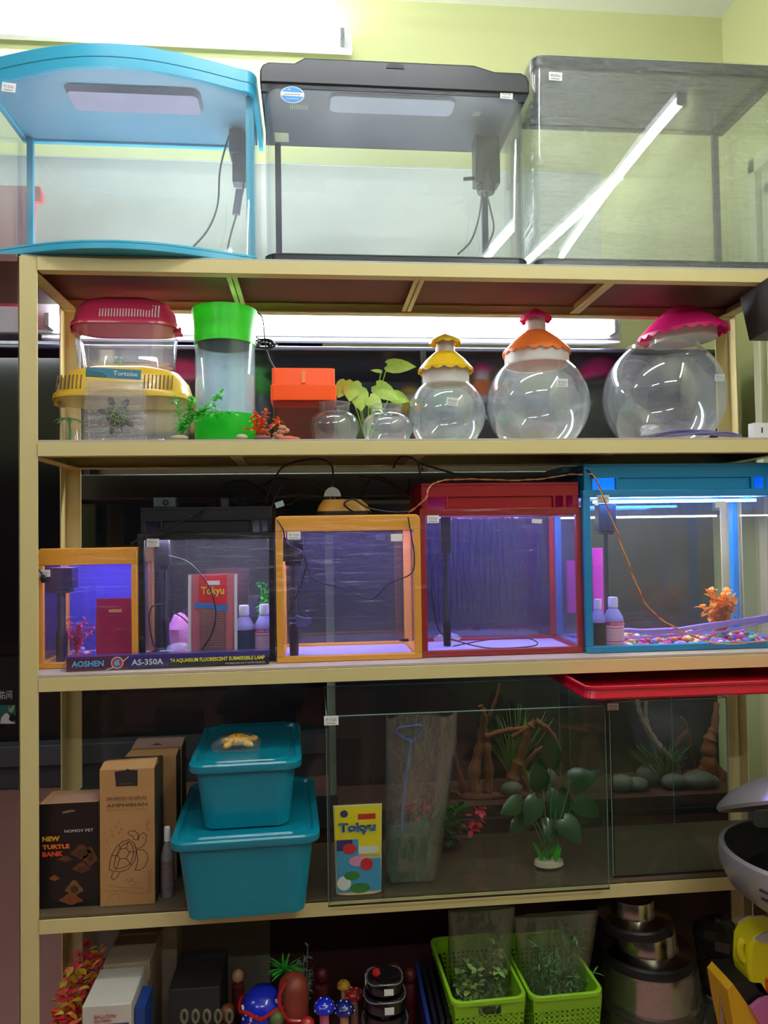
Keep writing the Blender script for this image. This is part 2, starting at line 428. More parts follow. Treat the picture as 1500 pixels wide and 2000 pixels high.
# lamp over it
a = P(95, 629, .40); b = P(1200, 638, .40); zz = (a.z+b.z)/2
t = tube_lamp('fluorescent_lamp', 'long fluorescent tube lamp right behind the second shelf', (a.x, .40, zz), (b.x, .40, zz), r=.014, body=.07, out=.03)
m = MB(); m.box(P(-80, 620, .43).x, b.x+.03, .425, .50, P(300, 655, .43).z, P(300, 595, .43).z)
part('housing', m, solid('grey_lamp_metal', (170, 172, 180), .35, metal=.3), t, .004)

# ================================================================== THE SHELF RACK
t = thing('metal_rack', 'cream painted angle iron rack holding four shelves of fish tanks', 'shelf', (W/2, D/2, 0))
RH = .0265
for i, (x, y, sx, sy) in enumerate(((0, 0, 1, 1), (0, D, 1, -1), (W, 0, -1, 1), (W, D, -1, -1))):
    m = MB(); zt = L1-.004
    m.box(*sorted((x, x+sx*.036)), *sorted((y, y+sy*.003)), 0, zt); m.box(*sorted((x, x+sx*.003)), *sorted((y, y+sy*.036)), 0, zt)
    part('post', m, M_rack, t, .0008)
for k, L in enumerate((L1, L2, L3, L4, L5)):
    zt = L-.006; zb_ = zt-RH
    def rail(x0, x1, y0, y1, nm='rail'):
        m = MB(); m.box(x0, x1, y0, y1, zb_, zt); part(nm, m, M_rack, t, .001)
    m = MB(); m.box(.037, W-.001, -.0032, -.0002, zb_, zt); m.box(.037, W, 0, .022, zb_, zb_+.003); part('rail', m, M_rack, t, .0006)
    m = MB(); m.box(.004, W-.004, D-.0035, D-.0005, zb_-.002, zt); m.box(.004, W-.004, D-.024, D-.0035, zb_-.002, zb_+.001); part('rail', m, M_rack, t, .0006)
    for x, s in ((.0035, 1), (W-.0035, -1)):
        m = MB(); m.box(*sorted((x, x+s*.003)), .004, D-.004, zb_, zt); m.box(*sorted((x, x+s*.028)), .004, D-.004, zb_, zb_+.003); part('rail', m, M_rack, t, .0006)
    for x in (.407, .793, 1.205):
        m = MB(); m.box(x-.0015, x+.0015, .023, D-.025, zb_+.003, zt-.001); m.box(x-.011, x+.011, .023, D-.025, zb_+.003, zb_+.006); part('cross_bar', m, M_rack, t, .0005)
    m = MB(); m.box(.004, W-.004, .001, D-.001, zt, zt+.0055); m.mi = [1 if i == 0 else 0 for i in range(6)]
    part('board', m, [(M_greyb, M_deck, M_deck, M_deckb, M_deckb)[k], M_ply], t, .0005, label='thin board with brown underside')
m = MB(); m.box(-.20, -.002, .0, .27, L1-.016, L1-.001); solo('plywood_board', m, M_ply, 'short brown board carrying the blue tank beyond the left post', 'board', bevel=.001)
# ================================================================== TOP SHELF
M_blue = solid('bright_blue_plastic', (60, 168, 200), .3, rgb2=(54, 160, 196), nscale=3)
M_bluei = solid('blue_plastic_inside', (84, 132, 166), .4, rgb2=(80, 134, 160), nscale=3)
M_curve = glass('curved_tank_glass', (250, 252, 252), .035, f0=.06, patch=1)
M_diff = solid('frosted_lamp_cover', (165, 158, 190), .35, trans=.2)
M_diffg = solid('grey_lamp_cover', (150, 155, 172), .35, trans=.2)
# --- blue bow-front tank
x0 = -.088; x1 = P(503, 510, .02).x; y0, y1 = .028, .272
B = L1; zt = P(480, 130, .03).z; lipz = P(480, 178, .03).z
t = thing('bow_front_aquarium', 'blue bow-front aquarium with curved blue hood, leftmost on top of the shelf', 'aquarium', ((x0+x1)/2, .15, B), 'large aquariums on top of the shelf')
pl = plan(x0, x1, y0, y1, .03, .062)
m = MB(); m.slab(pl, B, B+.014); m.ring(pl, .006, B+.014, B+.019); part('base', m, M_blue, t, .002)
gi = offset(pl, .006)
m = MB(); m.ring(gi, .004, B+.019, lipz+.004); part('curved_glass', m, M_curve, t)
gl = MB(); gl.slab(offset(pl, .011), B+.015, B+.019); part('floor_glass', gl, glass('floor_glass', (250, 252, 252), .1), t)
m = MB(); m.ring(pl, .012, lipz, zt-.008); m.k = 1; m.slab(offset(pl, .011), lipz+.006, lipz+.01); m.k = 0
m.slab(offset(pl, -.001), lipz+.018, zt-.006); m.slab(offset(pl, .012), zt-.006, zt)
m.loft([[(x, y, zt) for x, y in rrect(.15, .27, .03, .2, .01)], [(x, y, zt+.006) for x, y in rrect(.16, .26, .04, .19, .01)]])
hd = part('hood', m, [M_blue, M_bluei], t, .003)
for x in (x0+.012, x1-.026):
    m = MB(); m.box(x, x+.014, y1-.02, y1-.008, B+.019, lipz+.004); part('corner_post', m, M_blue, t, .001)
m = MB(); m.box(x1-.024, x1-.008, y0+.028, y0+.05, B+.019, lipz+.004); part('corner_post', m, M_blue, t, .001)
la = P(130, 150, .05).x; lb = P(385, 165, .05).x
m = MB(); m.loft([rrect(la, lb, .045, .115, .012, z=lipz-.006), rrect(la-.006, lb+.006, .04, .12, .014, z=lipz+.006)]); part('lamp_cover', m, M_diff, hd)
fx = P(466, 290, .2)
m = MB(); m.box(fx.x-.014, fx.x+.018, .19, .225, P(0, 345, .2).z, lipz+.004); m.box(fx.x-.02, fx.x+.012, .18, .23, lipz-.05, lipz+.004)
f = part('filter', m, solid('blue_black_plastic', (56, 62, 96), .4), t, .003)
m = MB(); m.tube(spline([P(447, 265, .19), P(430, 330, .19), P(425, 400, .19), P(405, 450, .18), P(372, 487, .15)]), .0022)
m.tube(spline([P(476, 345, .19), P(474, 375, .19), P(460, 425, .18), P(450, 460, .17), P(443, 494, .15)]), .0022); part('cable', m, solid('grey_cable', (70, 74, 80), .4), t)
m = MB(); m.loft([[P(468, 370, .18)+Vector((a*.008, b*.006, 0)) for a, b in ((-1, -1), (1, -1), (1, 1), (-1, 1))], [P(461, 420, .18)+Vector((a*.008, b*.006, 0)) for a, b in ((-1, -1), (1, -1), (1, 1), (-1, 1))]])
part('inline_switch', m, solid('purple_grey_plastic', (92, 84, 128), .4), t, .002)
q = P(14, 166, .0); tag_on(t, q.x, .008, q.z, .026, .018, '₹1500', .1)
q0 = P(-20, 365, .33); q1 = P(86, 397, .33)
m = MB(); m.loft([rrect(q0.x, q1.x, .32, .335, .006, z=q1.z), rrect(q0.x-.003, q1.x+.001, .316, .34, .008, z=(q0.z+q1.z)/2), rrect(q0.x, q1.x-.004, .32, .335, .006, z=q0.z)])
m.loft([rrect(q0.x, q1.x-.03, .30, .345, .006, z=L1), rrect(q0.x, q1.x-.02, .30, .345, .006, z=q1.z)])
m.mi = [0]*0+[0]*len(m.f)
solo('red_packet', m, solid('red_foil', (205, 70, 76), .35), 'red packet standing behind the left end of the blue bow-front tank', 'packet')

# --- black tank with rounded front corners
x0 = P(512, 500, .02).x; x1 = P(1040, 517, .02).x; y0, y1 = .02, .268
zb = L1; lipz = (P(700, 168, .02).z+P(1000, 176, .02).z)/2-.006; zt = P(1000, 143, .02).z
t = thing('aquarium', 'black aquarium with an oval blue sticker, middle one on top of the shelf', 'aquarium', ((x0+x1)/2, .14, zb), 'large aquariums on top of the shelf')
pl = plan(x0+.004, x1-.004, y0, y1, .032)
m = MB(); m.slab(pl, zb, zb+.017); m.ring(pl, .006, zb+.017, zb+.02); part('base', m, M_blk, t, .003)
gi = offset(pl, .004)
m = MB(); m.ring(gi, .004, zb+.02, lipz+.004); part('curved_glass', m, M_curve, t)
m = MB(); m.slab(offset(pl, .01), zb+.016, zb+.019); part('floor_glass', m, glass('floor_glass'), t)
# hood: profile across x with a raised middle
xa, xb = x0-.001, x1+.001; k0 = P(575, 130, .02).x; k1 = P(595, 118, .02).x; k2 = P(925, 128, .02).x; k3 = P(965, 142, .02).x
prof = [(xa, lipz), (xb, lipz), (xb, zt-.018), (xb-.006, zt-.006), (xb-.018, zt), (k3, zt), (k2, zt+.012), (k1, zt+.012), (k0, zt), (xa+.018, zt), (xa+.006, zt-.006), (xa, zt-.018)]
m = MB(); m.prism(prof, y0-.004, y0+.03)
m.prism([(x if 0 < 1 else x, z) for x, z in prof], y0+.03, y1)
hd = part('hood', m, M_blk, t, .004)
m = MB(); m.slab(offset(pl, .012), lipz-.002, lipz+.002); part('hood_underside', m, solid('slate_plastic', (62, 66, 84), .4, rgb2=(58, 64, 76)), hd)
q = P(772, 128, y0-.005)
m = MB(); m.prism([(q.x+.019*math.cos(a), q.z-.006+.012*math.sin(a)) for a in [PI*i/10 for i in range(11)]], y0-.0055, y0-.004); part('finger_recess', m, M_blackm, hd)
la = P(645, 185, .05).x; lb = P(888, 188, .05).x
m = MB(); m.loft([rrect(la, lb, .04, .1, .014, z=lipz-.008), rrect(la-.004, lb+.004, .036, .104, .016, z=lipz)]); part('lamp_cover', m, M_diffg, hd)
for px, n in ((567, 9), (648, 4), (925, 4)):
    m = MB(); qx = P(px, 215, .09).x
    for i in range(n): m.box(qx+i*.0044, qx+i*.0044+.0018, .085, .103, lipz-.003, lipz-.0018)
    part('vent_slots', m, solid('vent_gap', (150, 160, 130), .6), hd)
m = MB(); qx = P(536, 268, .2).x; m.box(qx, qx+.032, .2, .24, lipz-.0032, lipz-.002); part('cable_gap', m, solid('vent_gap'), hd)
for x in (x0+.018, x1-.05):
    m = MB(); m.box(x, x+.014, y1-.018, y1-.006, zb+.019, lipz); part('corner_post', m, solid('slate_post', (60, 62, 90), .4), t, .001)
fx = P(948, 310, .2)
m = MB(); m.box(fx.x-.028, fx.x+.03, .18, .22, P(0, 345, .2).z+.01, lipz-.002); m.lathe([(.02, 0), (.024, .02), (.022, .05)], (fx.x, .2, P(945, 378, .2).z), 16)
m.tube([P(905, 350, .2), P(930, 348, .2)], .005); part('filter', m, solid('dark_grey_plastic', (52, 56, 60), .35), t, .002)
m = MB(); m.tube(spline([P(942, 372, .19), P(935, 425, .19), P(920, 470, .18), P(895, 496, .14)]), .0022)
m.tube(spline([P(948, 372, .19), P(958, 410, .19), P(964, 450, .18), P(944, 496, .14)]), .0022); part('cable', m, solid('grey_cable', (70, 74, 80), .4), t)
q = P(571, 185, y0-.001)
m = MB(); el = lambda rx, rz, n=32: [(rx*math.cos(2*PI*i/n), rz*math.sin(2*PI*i/n)) for i in range(n)]
o_ = (q.x, y0-.0046+.004, q.z)
m.plate(o_, (1, 0, 0), (0, 0, 1), el(.0245, .0175)); m.k = 1
m.plate((q.x, o_[1]-.0006, q.z), (1, 0, 0), (0, 0, 1), el(.0225, .0158)); m.k = 0
m.plate((q.x, o_[1]-.001, q.z), (1, 0, 0), (0, 0, 1), [(-.022, -.003), (.022, -.004), (.022, .004), (-.022, .005)]); m.k = 2
m.plate((q.x-.017, o_[1]-.0016, q.z-.0012), (1, 0, 0), (0, 0, 1), [(0, 0), (.033, 0), (.033, .0024), (0, .0024)], .0002); m.k = 0
m.stroke((q.x, o_[1]-.0012, q.z), (1, 0, 0), (0, 0, 1), [(-.008, .009), (-.006, .012), (-.004, .008)], .0012); m.stroke((q.x, o_[1]-.0012, q.z), (1, 0, 0), (0, 0, 1), [(-.012, -.0095), (.012, -.0095)], .001)
# the middle band carries illegible print; keep it as a neutral bar instead of words
m2 = MB(); m2.v, m2.f, m2.mi = m.v, m.f, m.mi
part('oval_sticker', m2, [M_tag, solid('sticker_blue', (50, 140, 215), .4), solid('sticker_grey', (150, 156, 160), .5)], t)
q = P(989, 186, y0); tag_on(t, q.x, y0-.001, q.z, .027, .017, '₹2700', .05)
m = MB()
for i in range(9):
    xx = P(590+i*19, 478, .14).x; m.ell((xx, .14+.01*math.sin(i*2), zb+.03), (.012, .01, .010+.006*R.random()), 8, n=5)
part_b = solo('plastic_scrap', m, film('scrap_film', haze=.25), 'crumpled clear plastic scrap inside the second tank on top', 'plastic wrap')
q = P(837, 492, .12); m = MB(); m.lathe([(.004, 0), (.006, .003), (.006, .008), (.003, .012)], (q.x, .12, zb+.0192), 12)
solo('suction_cup', m, M_blackm, 'small black suction cup inside the second tank on top', 'suction cup')

# --- wrapped black tank at the right
x0 = P(1050, 515, .02).x; x1 = W-.004; y0, y1 = .02, .268
zb = L1; zt = P(1060, 106, .02).z; lipz = P(1060, 128, .02).z
t = thing('aquarium', 'tall black framed aquarium wrapped in clear film, rightmost on top of the shelf', 'aquarium', ((x0+x1)/2, .14, zb), 'large aquariums on top of the shelf')
pl = plan(x0, x1, y0, y1, .024)
m = MB(); m.slab(pl, zb, zb+.017); m.ring(pl, .006, zb+.017, zb+.021); part('base', m, M_blk, t, .003)
m = MB(); m.ring(offset(pl, .004), .004, zb+.021, lipz+.004); part('curved_glass', m, glass('clean_curved_glass', (251, 253, 252), .008, f0=.07), t)
m = MB(); m.ring(pl, .016, lipz, zt); m.slab(offset(pl, .012), zt-.01, zt+.002); hd = part('hood', m, M_blk, t, .003)
# the hood's inner board leaves an open feeding gap at the right end
xm = x0+(x1-x0)*.93
m = MB(); m.box(x0+.016, xm, y0+.016, y1-.016, lipz+.004, lipz+.007); part('hood_underside', m, solid('slate_grey_plastic', (72, 76, 78), .4), hd)
m = MB(); m.box(x0+.02, x0+.034, y1-.018, y1-.006, zb+.02, lipz+.003); part('corner_post', m, M_blk, t, .001)
m = MB(); m.box(x1-.034, x1-.02, y1-.018, y1-.006, zb+.02, lipz+.003); part('corner_post', m, solid('slate_post', (60, 62, 90), .4), t, .001)
m = MB(); m.ring(offset(pl, -.0022), .0009, zb+.004, zt+.001)
part('stretch_wrap', m, film('stretch_wrap', (252, 253, 253), haze=.015, f0=.09, rough=.2, rscale=9, stretch=(2.2, 1, 11), strength=.7), t)
q = P(1084, 151, y0); tag_on(t, q.x, y0-.003, q.z, .029, .018, '₹3700', .03)
m = MB(); q = P(1075, 475, .12)
m.box(q.x-.014, q.x+.016, .11, .13, zb+.0195, zb+.05); part('inner_box', m, solid('pale_grey', (176, 180, 182), .5), t, .002)
# ================================================================== SECOND SHELF
M_clear = glass('clear_plastic', (251, 252, 253), .05, f0=.06, hcol=(245, 248, 255), patch=1)
M_pink = solid('pink_plastic', (226, 60, 104), .25, coat=.3, trans=.12); M_yel = solid('yellow_plastic', (238, 196, 62), .3, coat=.2, trans=.12)
def carrier(name, label, px0, px1, pyl, pyt, Y0, Y1, zbase, mat, body_in, handle=0, group=None, slots=((.15, .85),)):
    """clear oval plastic box with a domed, slotted lid"""
    xa = P(px0, pyl, Y0).x; xb = P(px1, pyl, Y0).x; c = ((xa+xb)/2, (Y0+Y1)/2)
    zl = P((px0+px1)/2, pyl, Y0).z; zt = P((px0+px1)/2, pyt, (Y0+Y1)/2).z
    t = thing(name, label, 'pet carrier', (c[0], c[1], zbase), group)
    hw = (xb-xa)/2; hd = (Y1-Y0)/2
    def rr(k, z, kk=None):
        return [(c[0]+x, c[1]+y, z) for x, y in rrect(-hw*k, hw*k, -hd*(kk or k), hd*(kk or k), min(hw, hd)*(kk or k)*.85, 8)]
    m = MB(); b = body_in
    m.loft([rr(b-.06, zbase), rr(b-.05, zbase+.004), rr(b, zl), rr(b-.02, zl), rr(b-.07, zbase+.006)], True, True); part('body', m, M_clear, t)
    h = zt-zl; m = MB()
    m.loft([rr(1, zl), rr(1.0, zl+.004), rr(.99, zl+h*.16), rr(.95, zl+h*.22), rr(.90, zl+h*.55), rr(.78, zl+h*.82), rr(.5, zl+h*.98), rr(.2, zt),
            rr(.18, zt-.003), rr(.48, zl+h*.98-.003), rr(.76, zl+h*.82-.003), rr(.88, zl+h*.55-.003), rr(.93, zl+h*.2), rr(.96, zl)], False, True)
    lid = part('lid', m, mat, t)
    dark = solid('slot_gap_'+name+str(int(px0)), (90, 60, 20) if mat is M_yel else (255, 235, 240), .5)
    m = MB()
    for a, b2 in slots:
        n = int((b2-a)*34)
        for i in range(n):
            u = a+(b2-a)*i/n; xx = xa+hw*.12+(xb-xa-hw*.24)*u; sx = (xx-c[0])/hw
            yy = c[1]-hd*(1-min(abs(sx), .98)**4)**.25*.955
            m.loft([[(xx-.0011, yy-.0035, zl+h*.2), (xx+.0011, yy-.0035, zl+h*.2), (xx+.0011, yy+.001, zl+h*.2), (xx-.0011, yy+.001, zl+h*.2)],
                    [(xx-.0011, yy+.006, zl+h*.62), (xx+.0011, yy+.006, zl+h*.62), (xx+.0011, yy+.010, zl+h*.62), (xx-.0011, yy+.010, zl+h*.62)]])
    part('lid_slots', m, dark, lid)
    for s in (-1, 1):
        m = MB(); e = c[0]+s*hw
        m.box(min(e, e-s*.014), max(e, e-s*.014)+(.004 if s > 0 else 0), c[1]-.016, c[1]+.016, zl-.008, zl+.006); part('clip', m, mat, lid, .002)
    return t, c, hw, hd, zl, zt
y_ = (.06, .235)
ty, cy_, hwy, hdy, zly, zty = carrier('pet_carrier', 'yellow-lidded clear turtle box standing on the second shelf under the pink one', 80, 368, 772, 722, .045, .225, L2, M_yel, .93, slots=((.03, .26), (.72, .96)))
carrier('pet_carrier', 'pink-lidded clear pet box stacked on the yellow-lidded box', 122, 342, 630, 588, .07, .20, zty+.0005, M_pink, .93, slots=((.30, .92),))
# little palm inside the yellow-lidded box
def palm(name, label, x, y, z, h, mat, cat='plastic plant', n=7, L=.03):
    t = thing(name, label, cat, (x, y, z)); m = MB(); m.tube([(x, y, z), (x+.002, y, z+h*.5), (x, y, z+h)], [.004, .0025, .002]); part('trunk', m, mat, t)
    m = MB()
    for i in range(n):
        a = 2*PI*i/n; m.leaf((x, y, z+h), (math.cos(a), math.sin(a), .25), L, L*.35, curl=.5)
    part('leaves', m, mat, t); return t
q = P(135, 830, .13); palm('plastic_palm', 'small green plastic palm inside the left end of the yellow-lidded box', q.x, .13, L2+.005, .055, solid('green_plastic', (70, 190, 90), .35))
q = P(232, 700, .12); palm('plastic_palm', 'tiny green plastic palm inside the pink-lidded box', q.x, .12, zty+.006, .016, solid('green_plastic'), L=.012)
# tortoise toy in its bag with header card
bx0 = P(168, 860, .02).x; bx1 = P(284, 860, .02).x; bz0 = L2; bz1 = P(220, 742, .02).z
t = thing('toy_bag', 'clear bag with a blue "Tortoise" header card leaning on the yellow-lidded box', 'packaging', ((bx0+bx1)/2, .02, bz0))
m = MB(); m.box(bx0, bx1, .008, .0086, bz0+.001, bz1); m.box(bx0, bx1, .036, .0366, bz0+.001, bz1); part('bag', m, film('bag_film', (252, 252, 254), haze=.05, rscale=9, f0=.1, strength=.6), t)
cz = P(225, 732, .02); m = MB(); ti = .055
hw = (P(279, 735, .02).x-P(172, 735, .02).x)/2
m.box(-hw, hw, -.013, -.0115, -.0095, .0095); m.k = 1; text(m, 'Tortoise', (0, -.0133, -.004), hw*.88, .009, bold=.01); m.k = 2
m.plate((-hw, -.0132, -.009), (1, 0, 0), (0, 0, 1), [(0, 0), (hw*.8, 0), (hw*.62, .009), (0, .013)], .0003)
m.xf(Matrix.Translation((cz.x, .02, cz.z)) @ Matrix.Rotation(ti, 4, 'Y')); part('header_card', m, [solid('card_blue', (62, 128, 160), .4), M_tag, solid('card_teal', (52, 100, 110), .4)], t)
def tortoise(name, label, c, s, rot, msh, mbody, cat='toy turtle', tilt=1.25):
    """toy turtle seen from its back, s = shell half length"""
    t = thing(name, label, cat, c); Mx = Matrix.Translation(c) @ Matrix.Rotation(rot, 4, 'Y') @ Matrix.Rotation(tilt, 4, 'X')
    m = MB(); m.ell((0, 0, .18*s), (s*.8, s, s*.38), 24, n=12); m.xf(Mx); part('shell', m, msh, t)
    m = MB(); m.ell((0, 0, 0), (s*.72, s*.92, s*.24), 18)
    m.ell((0, s*1.28, s*.12), (s*.27, s*.36, s*.24), 12); m.tube([(0, s*.7, 0), (0, s*1.15, s*.08)], s*.2, 10)
    for sx in (-1, 1):
        for (a, bx, by, L, w) in ((.7, .62, .55, .75, .26), (-.9, .55, -.62, .6, .24)):
            d = Vector((sx*math.cos(a), math.sin(a), -.1)); m.tube([Vector((sx*bx*s, by*s, 0)), Vector((sx*bx*s, by*s, 0))+d*L*s*.55, Vector((sx*bx*s, by*s, 0))+d*L*s], [s*w*.8, s*w, s*w*.45], 10)
    m.tube([(0, -s*.85, 0), (0, -s*1.2, 0)], [s*.1, s*.02], 8); m.xf(Mx); part('body', m, mbody, t); return t
q = P(229, 815, .023)
tortoise('toy_tortoise', 'dark green toy tortoise inside the clear Tortoise bag', (q.x, .022, q.z), .026, -.35, cells('tortoise_shell', (62, 72, 48), (140, 150, 84), 120, width=.045, rgb2=(40, 48, 36)), solid('dark_turtle_skin', (52, 62, 56), .4), tilt=1.45)

# green cylinder tank
xa = P(371, 850, .05).x; xb = P(497, 850, .05).x; cx_ = (xa+xb)/2; r = (xb-xa)/2; cy = .05+r
M_gr = tinted('green_tinted_plastic', (60, 215, 70), .15)
t = thing('cylinder_aquarium', 'tall clear cylinder fish tank with bright green lid and base', 'aquarium', (cx_, cy, L2))
z1 = P(430, 803, .05).z; z2 = P(430, 660, .05).z; z3 = P(430, 590, .05).z
m = MB(); m.lathe([(r*.98, L2), (r, L2+.003), (r, z1), (r*.95, z1), (r*.94, L2+.004)], (cx_, cy, 0), 48, caps=(True, False)); part('base', m, M_gr, t)
m = MB(); m.lathe([(r*.97, z1-.002), (r*.97, z2+.015), (r*.94, z2+.015), (r*.94, z1-.002)], (cx_, cy, 0), 48, caps=(False, False)); part('cylinder', m, glass('frosty_plastic', (240, 247, 250), .16, f0=.06, hcol=(225, 240, 250), patch=1), t)
m = MB(); m.lathe([(r*1.0, z2), (r*1.0, z2+.01), (r*1.06, z3-.006), (r*1.06, z3), (r*.9, z3+.003), (.01, z3+.003), (.01, z3-.002), (r*.98, z3-.005), (r*.96, z2)], (cx_, cy, 0), 48); part('lid', m, solid('bright_green_plastic', (88, 212, 74), .3, trans=.45), t)
m = MB(); m.lathe([(r*.6, z2+.035), (r*.6, z2+.039), (.001, z2+.039)], (cx_, cy, 0), 32); part('lamp', m, emit('warm_white_led', (.85, 1, .75), 9), t)
# hanging cable knot behind it
kn = P(518, 672, .24)
m = MB()
for i in range(5):
    a = i*1.2; m.tube([kn+Vector((.012*math.cos(a+u)*(1+.3*i), .008*math.sin(2*u+i), .010*math.sin(a+u))) for u in [2*PI*k/16 for k in range(16)]], .0017, 6, closed=True)
m.tube(spline([P(498, 607, .24), P(512, 620, .24), P(516, 650, .24), kn]), .0017); m.tube(spline([kn, P(526, 700, .24), P(538, 722, .24)]), .002); m.tube(spline([P(440, 640, .1), P(480, 645, .2), kn]), .0014)
solo('cable_bundle', m, M_cab, 'knotted black cable hanging behind the green cylinder tank', 'cable')
# plants in front
def sprigs(name, label, px, py, Y, base, mat, stems, bmat, cat='artificial plant', leafL=.017, leafW=.007, br=(.018, .012, .006)):
    q = P(px, py, Y); t = thing(name, label, cat, (q.x, Y, base)); rr = random.Random(int(px))
    m = MB(); m.ell((q.x, Y, base+br[2]*.95), br, 16); part('stone_base', m, bmat, t)
    m = MB()
    for (pts) in stems:
        w = [Vector((q.x, Y, base+br[2]))]+[P(a, b, Y+dy) for a, b, dy in pts]; sp = spline(w, 5); m.tube(sp, .0009, 5)
        for i in range(2, len(sp)):
            for k in range(3):
                d = Vector((rr.uniform(-1, 1), rr.uniform(-1, .6), rr.uniform(-.3, 1))); m.leaf(sp[i], d, leafL*rr.uniform(.6, 1.1), leafW, curl=.3)
    part('leaves', m, mat, t); return t
M_stone = solid('beige_resin_stone', (196, 180, 150), .7, bump=.4)
M_grn = solid('green_leaf', (96, 222, 90), .35, rgb2=(60, 180, 66), nscale=40, trans=.3)
sprigs('artificial_plant', 'green ferny artificial plant on a beige stone in front of the green cylinder', 350, 852, .025, L2, M_grn,
       [((350, 820, 0), (345, 775, 0)), ((365, 825, 0), (385, 810, 0), (402, 800, 0)), ((385, 812, 0), (410, 795, -.005), (430, 770, -.01)), ((380, 818, 0), (420, 808, 0), (455, 808, 0)), ((365, 818, 0), (372, 795, 0), (378, 780, 0))], M_stone)
sprigs('artificial_plant', 'red and orange coral-like plant on a stone beside the orange-lidded box', 512, 850, .03, L2, solid('red_orange_leaf', (240, 80, 36), .4, rgb2=(246, 176, 60), nscale=45, trans=.3),
       [((500, 835, 0), (490, 815, 0)), ((505, 825, 0), (500, 810, 0)), ((515, 825, 0), (520, 805, 0)), ((498, 838, 0), (482, 838, 0)), ((530, 835, .0), (545, 822, 0)), ((508, 835, 0), (512, 818, -.004))], solid('dark_coral_base', (120, 84, 70), .7, bump=.5), leafL=.013, leafW=.006)
m = MB(); q = P(472, 852, .02); m.ell((q.x, .02, L2+.006), (.012, .01, .0065), 12)
solo('pebble', m, M_stone, 'beige stone lying before the green cylinder tank, left of the red plant', 'stone')
m = MB(); q = P(545, 850, .05)
for i in range(6): m.ell((q.x+.006*math.sin(i*2.1)+.004*i-.008, .05+.005*math.cos(i*3), L2+.006+.0045*i), (.009, .008, .006), 9, n=6)
solo('coral_ornament', m, solid('pale_coral', (206, 150, 120), .7, bump=.6), 'pale pinkish coral ornament between the red plant and the orange-lidded box', 'ornament')
m = MB(); q = P(562, 850, .035); m.ell((q.x, .035, L2+.005), (.018, .010, .006), 12); m.ell((q.x+.016, .035, L2+.004), (.009, .007, .0045), 10)
solo('ornament', m, solid('salmon_resin', (214, 106, 84), .6, bump=.4), 'flat salmon red ornament lying in front of the orange-lidded box', 'ornament')

# orange-lidded small box
xa = P(532, 860, .07).x; xb = P(656, 860, .07).x; ya, yb = .07, .17
z1 = P(590, 780, .07).z; z2 = P(590, 752, .07).z; z3 = P(590, 720, .08).z
t = thing('pet_carrier', 'small clear box with a bright orange hinged lid', 'pet carrier', ((xa+xb)/2, (ya+yb)/2, L2))
m = MB(); m.loft([rrect(xa+.004, xb-.004, ya+.004, yb-.004, .012, z=L2), rrect(xa, xb, ya, yb, .012, z=z1), rrect(xa+.002, xb-.002, ya+.002, yb-.002, .012, z=z1), rrect(xa+.006, xb-.006, ya+.006, yb-.006, .012, z=L2+.002)]); part('body', m, glass('brownish_clear_plastic', (190, 160, 150), .16, hcol=(200, 150, 130)), t)
M_or = solid('orange_plastic', (255, 112, 40), .3, rgb2=(255, 120, 46), trans=.4)
m = MB(); m.loft([rrect(xa-.003, xb+.003, ya-.004, yb+.003, .012, z=z1-.002), rrect(xa-.003, xb+.003, ya-.004, yb+.003, .012, z=z2), rrect(xa+.0, xb-.0, ya+.001, yb, .01, z=z2+.002), rrect(xa, xb, ya+.004, yb, .008, z=z3), rrect(xa+.03, xb-.03, ya+.02, yb-.02, .008, z=z3+.002)]); ld = part('lid', m, M_or, t, .0008)
m = MB(); m.box((xa+xb)/2-.004, (xa+xb)/2+.004, ya-.002, ya+.001, z2+.004, z3-.008); part('clasp', m, solid('light_orange_plastic', (255, 150, 80), .35), ld, .001)

# caladium plant
def broadleaf(m, b, d, L, w, nrm, curl=.15):
    b = Vector(b); d = Vector(d).normalized(); sd = d.cross(Vector(nrm)).normalized(); nn = sd.cross(d)
    out = [(-.12, .22), (-.02, .42), (.2, .5), (.45, .46), (.7, .3), (.88, .12), (1, 0)]
    ctr = [b+d*(L*t)-nn*(curl*L*t*t) for t in (0, 0, .2, .45, .7, .88, 1)]
    vs = []; fs = []
    for i, (t, k) in enumerate(out):
        p = b+d*(L*t)-nn*(curl*L*max(t, 0)**2); vs += [p+sd*(w*k)-nn*(w*k*.25), ctr[i], p-sd*(w*k)-nn*(w*k*.25)]
    for i in range(len(out)-1):
        a = i*3; fs += [(a, a+1, a+4, a+3), (a+1, a+2, a+5, a+4)]
    m.add(vs, fs)
q = P(716, 855, .16); t = thing('artificial_plant', 'broad-leaved green and yellow artificial plant behind the two small bowls', 'artificial plant', (q.x, .16, L2))
m = MB(); m.lathe([(.022, 0), (.024, .006), (.01, .012), (.002, .012)], (q.x, .16, L2), 16); part('foot', m, solid('dark_green_plastic', (30, 60, 34), .5), t)
s = MB(); lf = MB()
for (px, py, dy, dx, dz, L, w) in ((757, 712, -.02, .9, -.05, .075, .045), (745, 700+25, 0, -.9, .1, .03, .012), (690, 745, -.03, -.2, -.85, .055, .05), (676, 745, -.02, -.45, -.8, .05, .045), (735, 752, -.03, .8, -.55, .07, .05), (765, 770, -.02, .85, -.35, .05, .04), (700, 760, -.03, .1, -.95, .06, .05), (722, 775, -.04, .6, -.7, .05, .04)):
    e = P(px, py, .16+dy); s.tube(spline([(q.x, .16, L2+.01), ((q.x+e.x)/2, .16+dy*.6, (L2+e.z)/2+.01), e], 5), .0012, 6)
    broadleaf(lf, e, (dx, -.25, dz), L*.85, w*.85, (-.1, -1, .35))
part('stems', s, solid('stem_green', (140, 170, 80), .4), t)
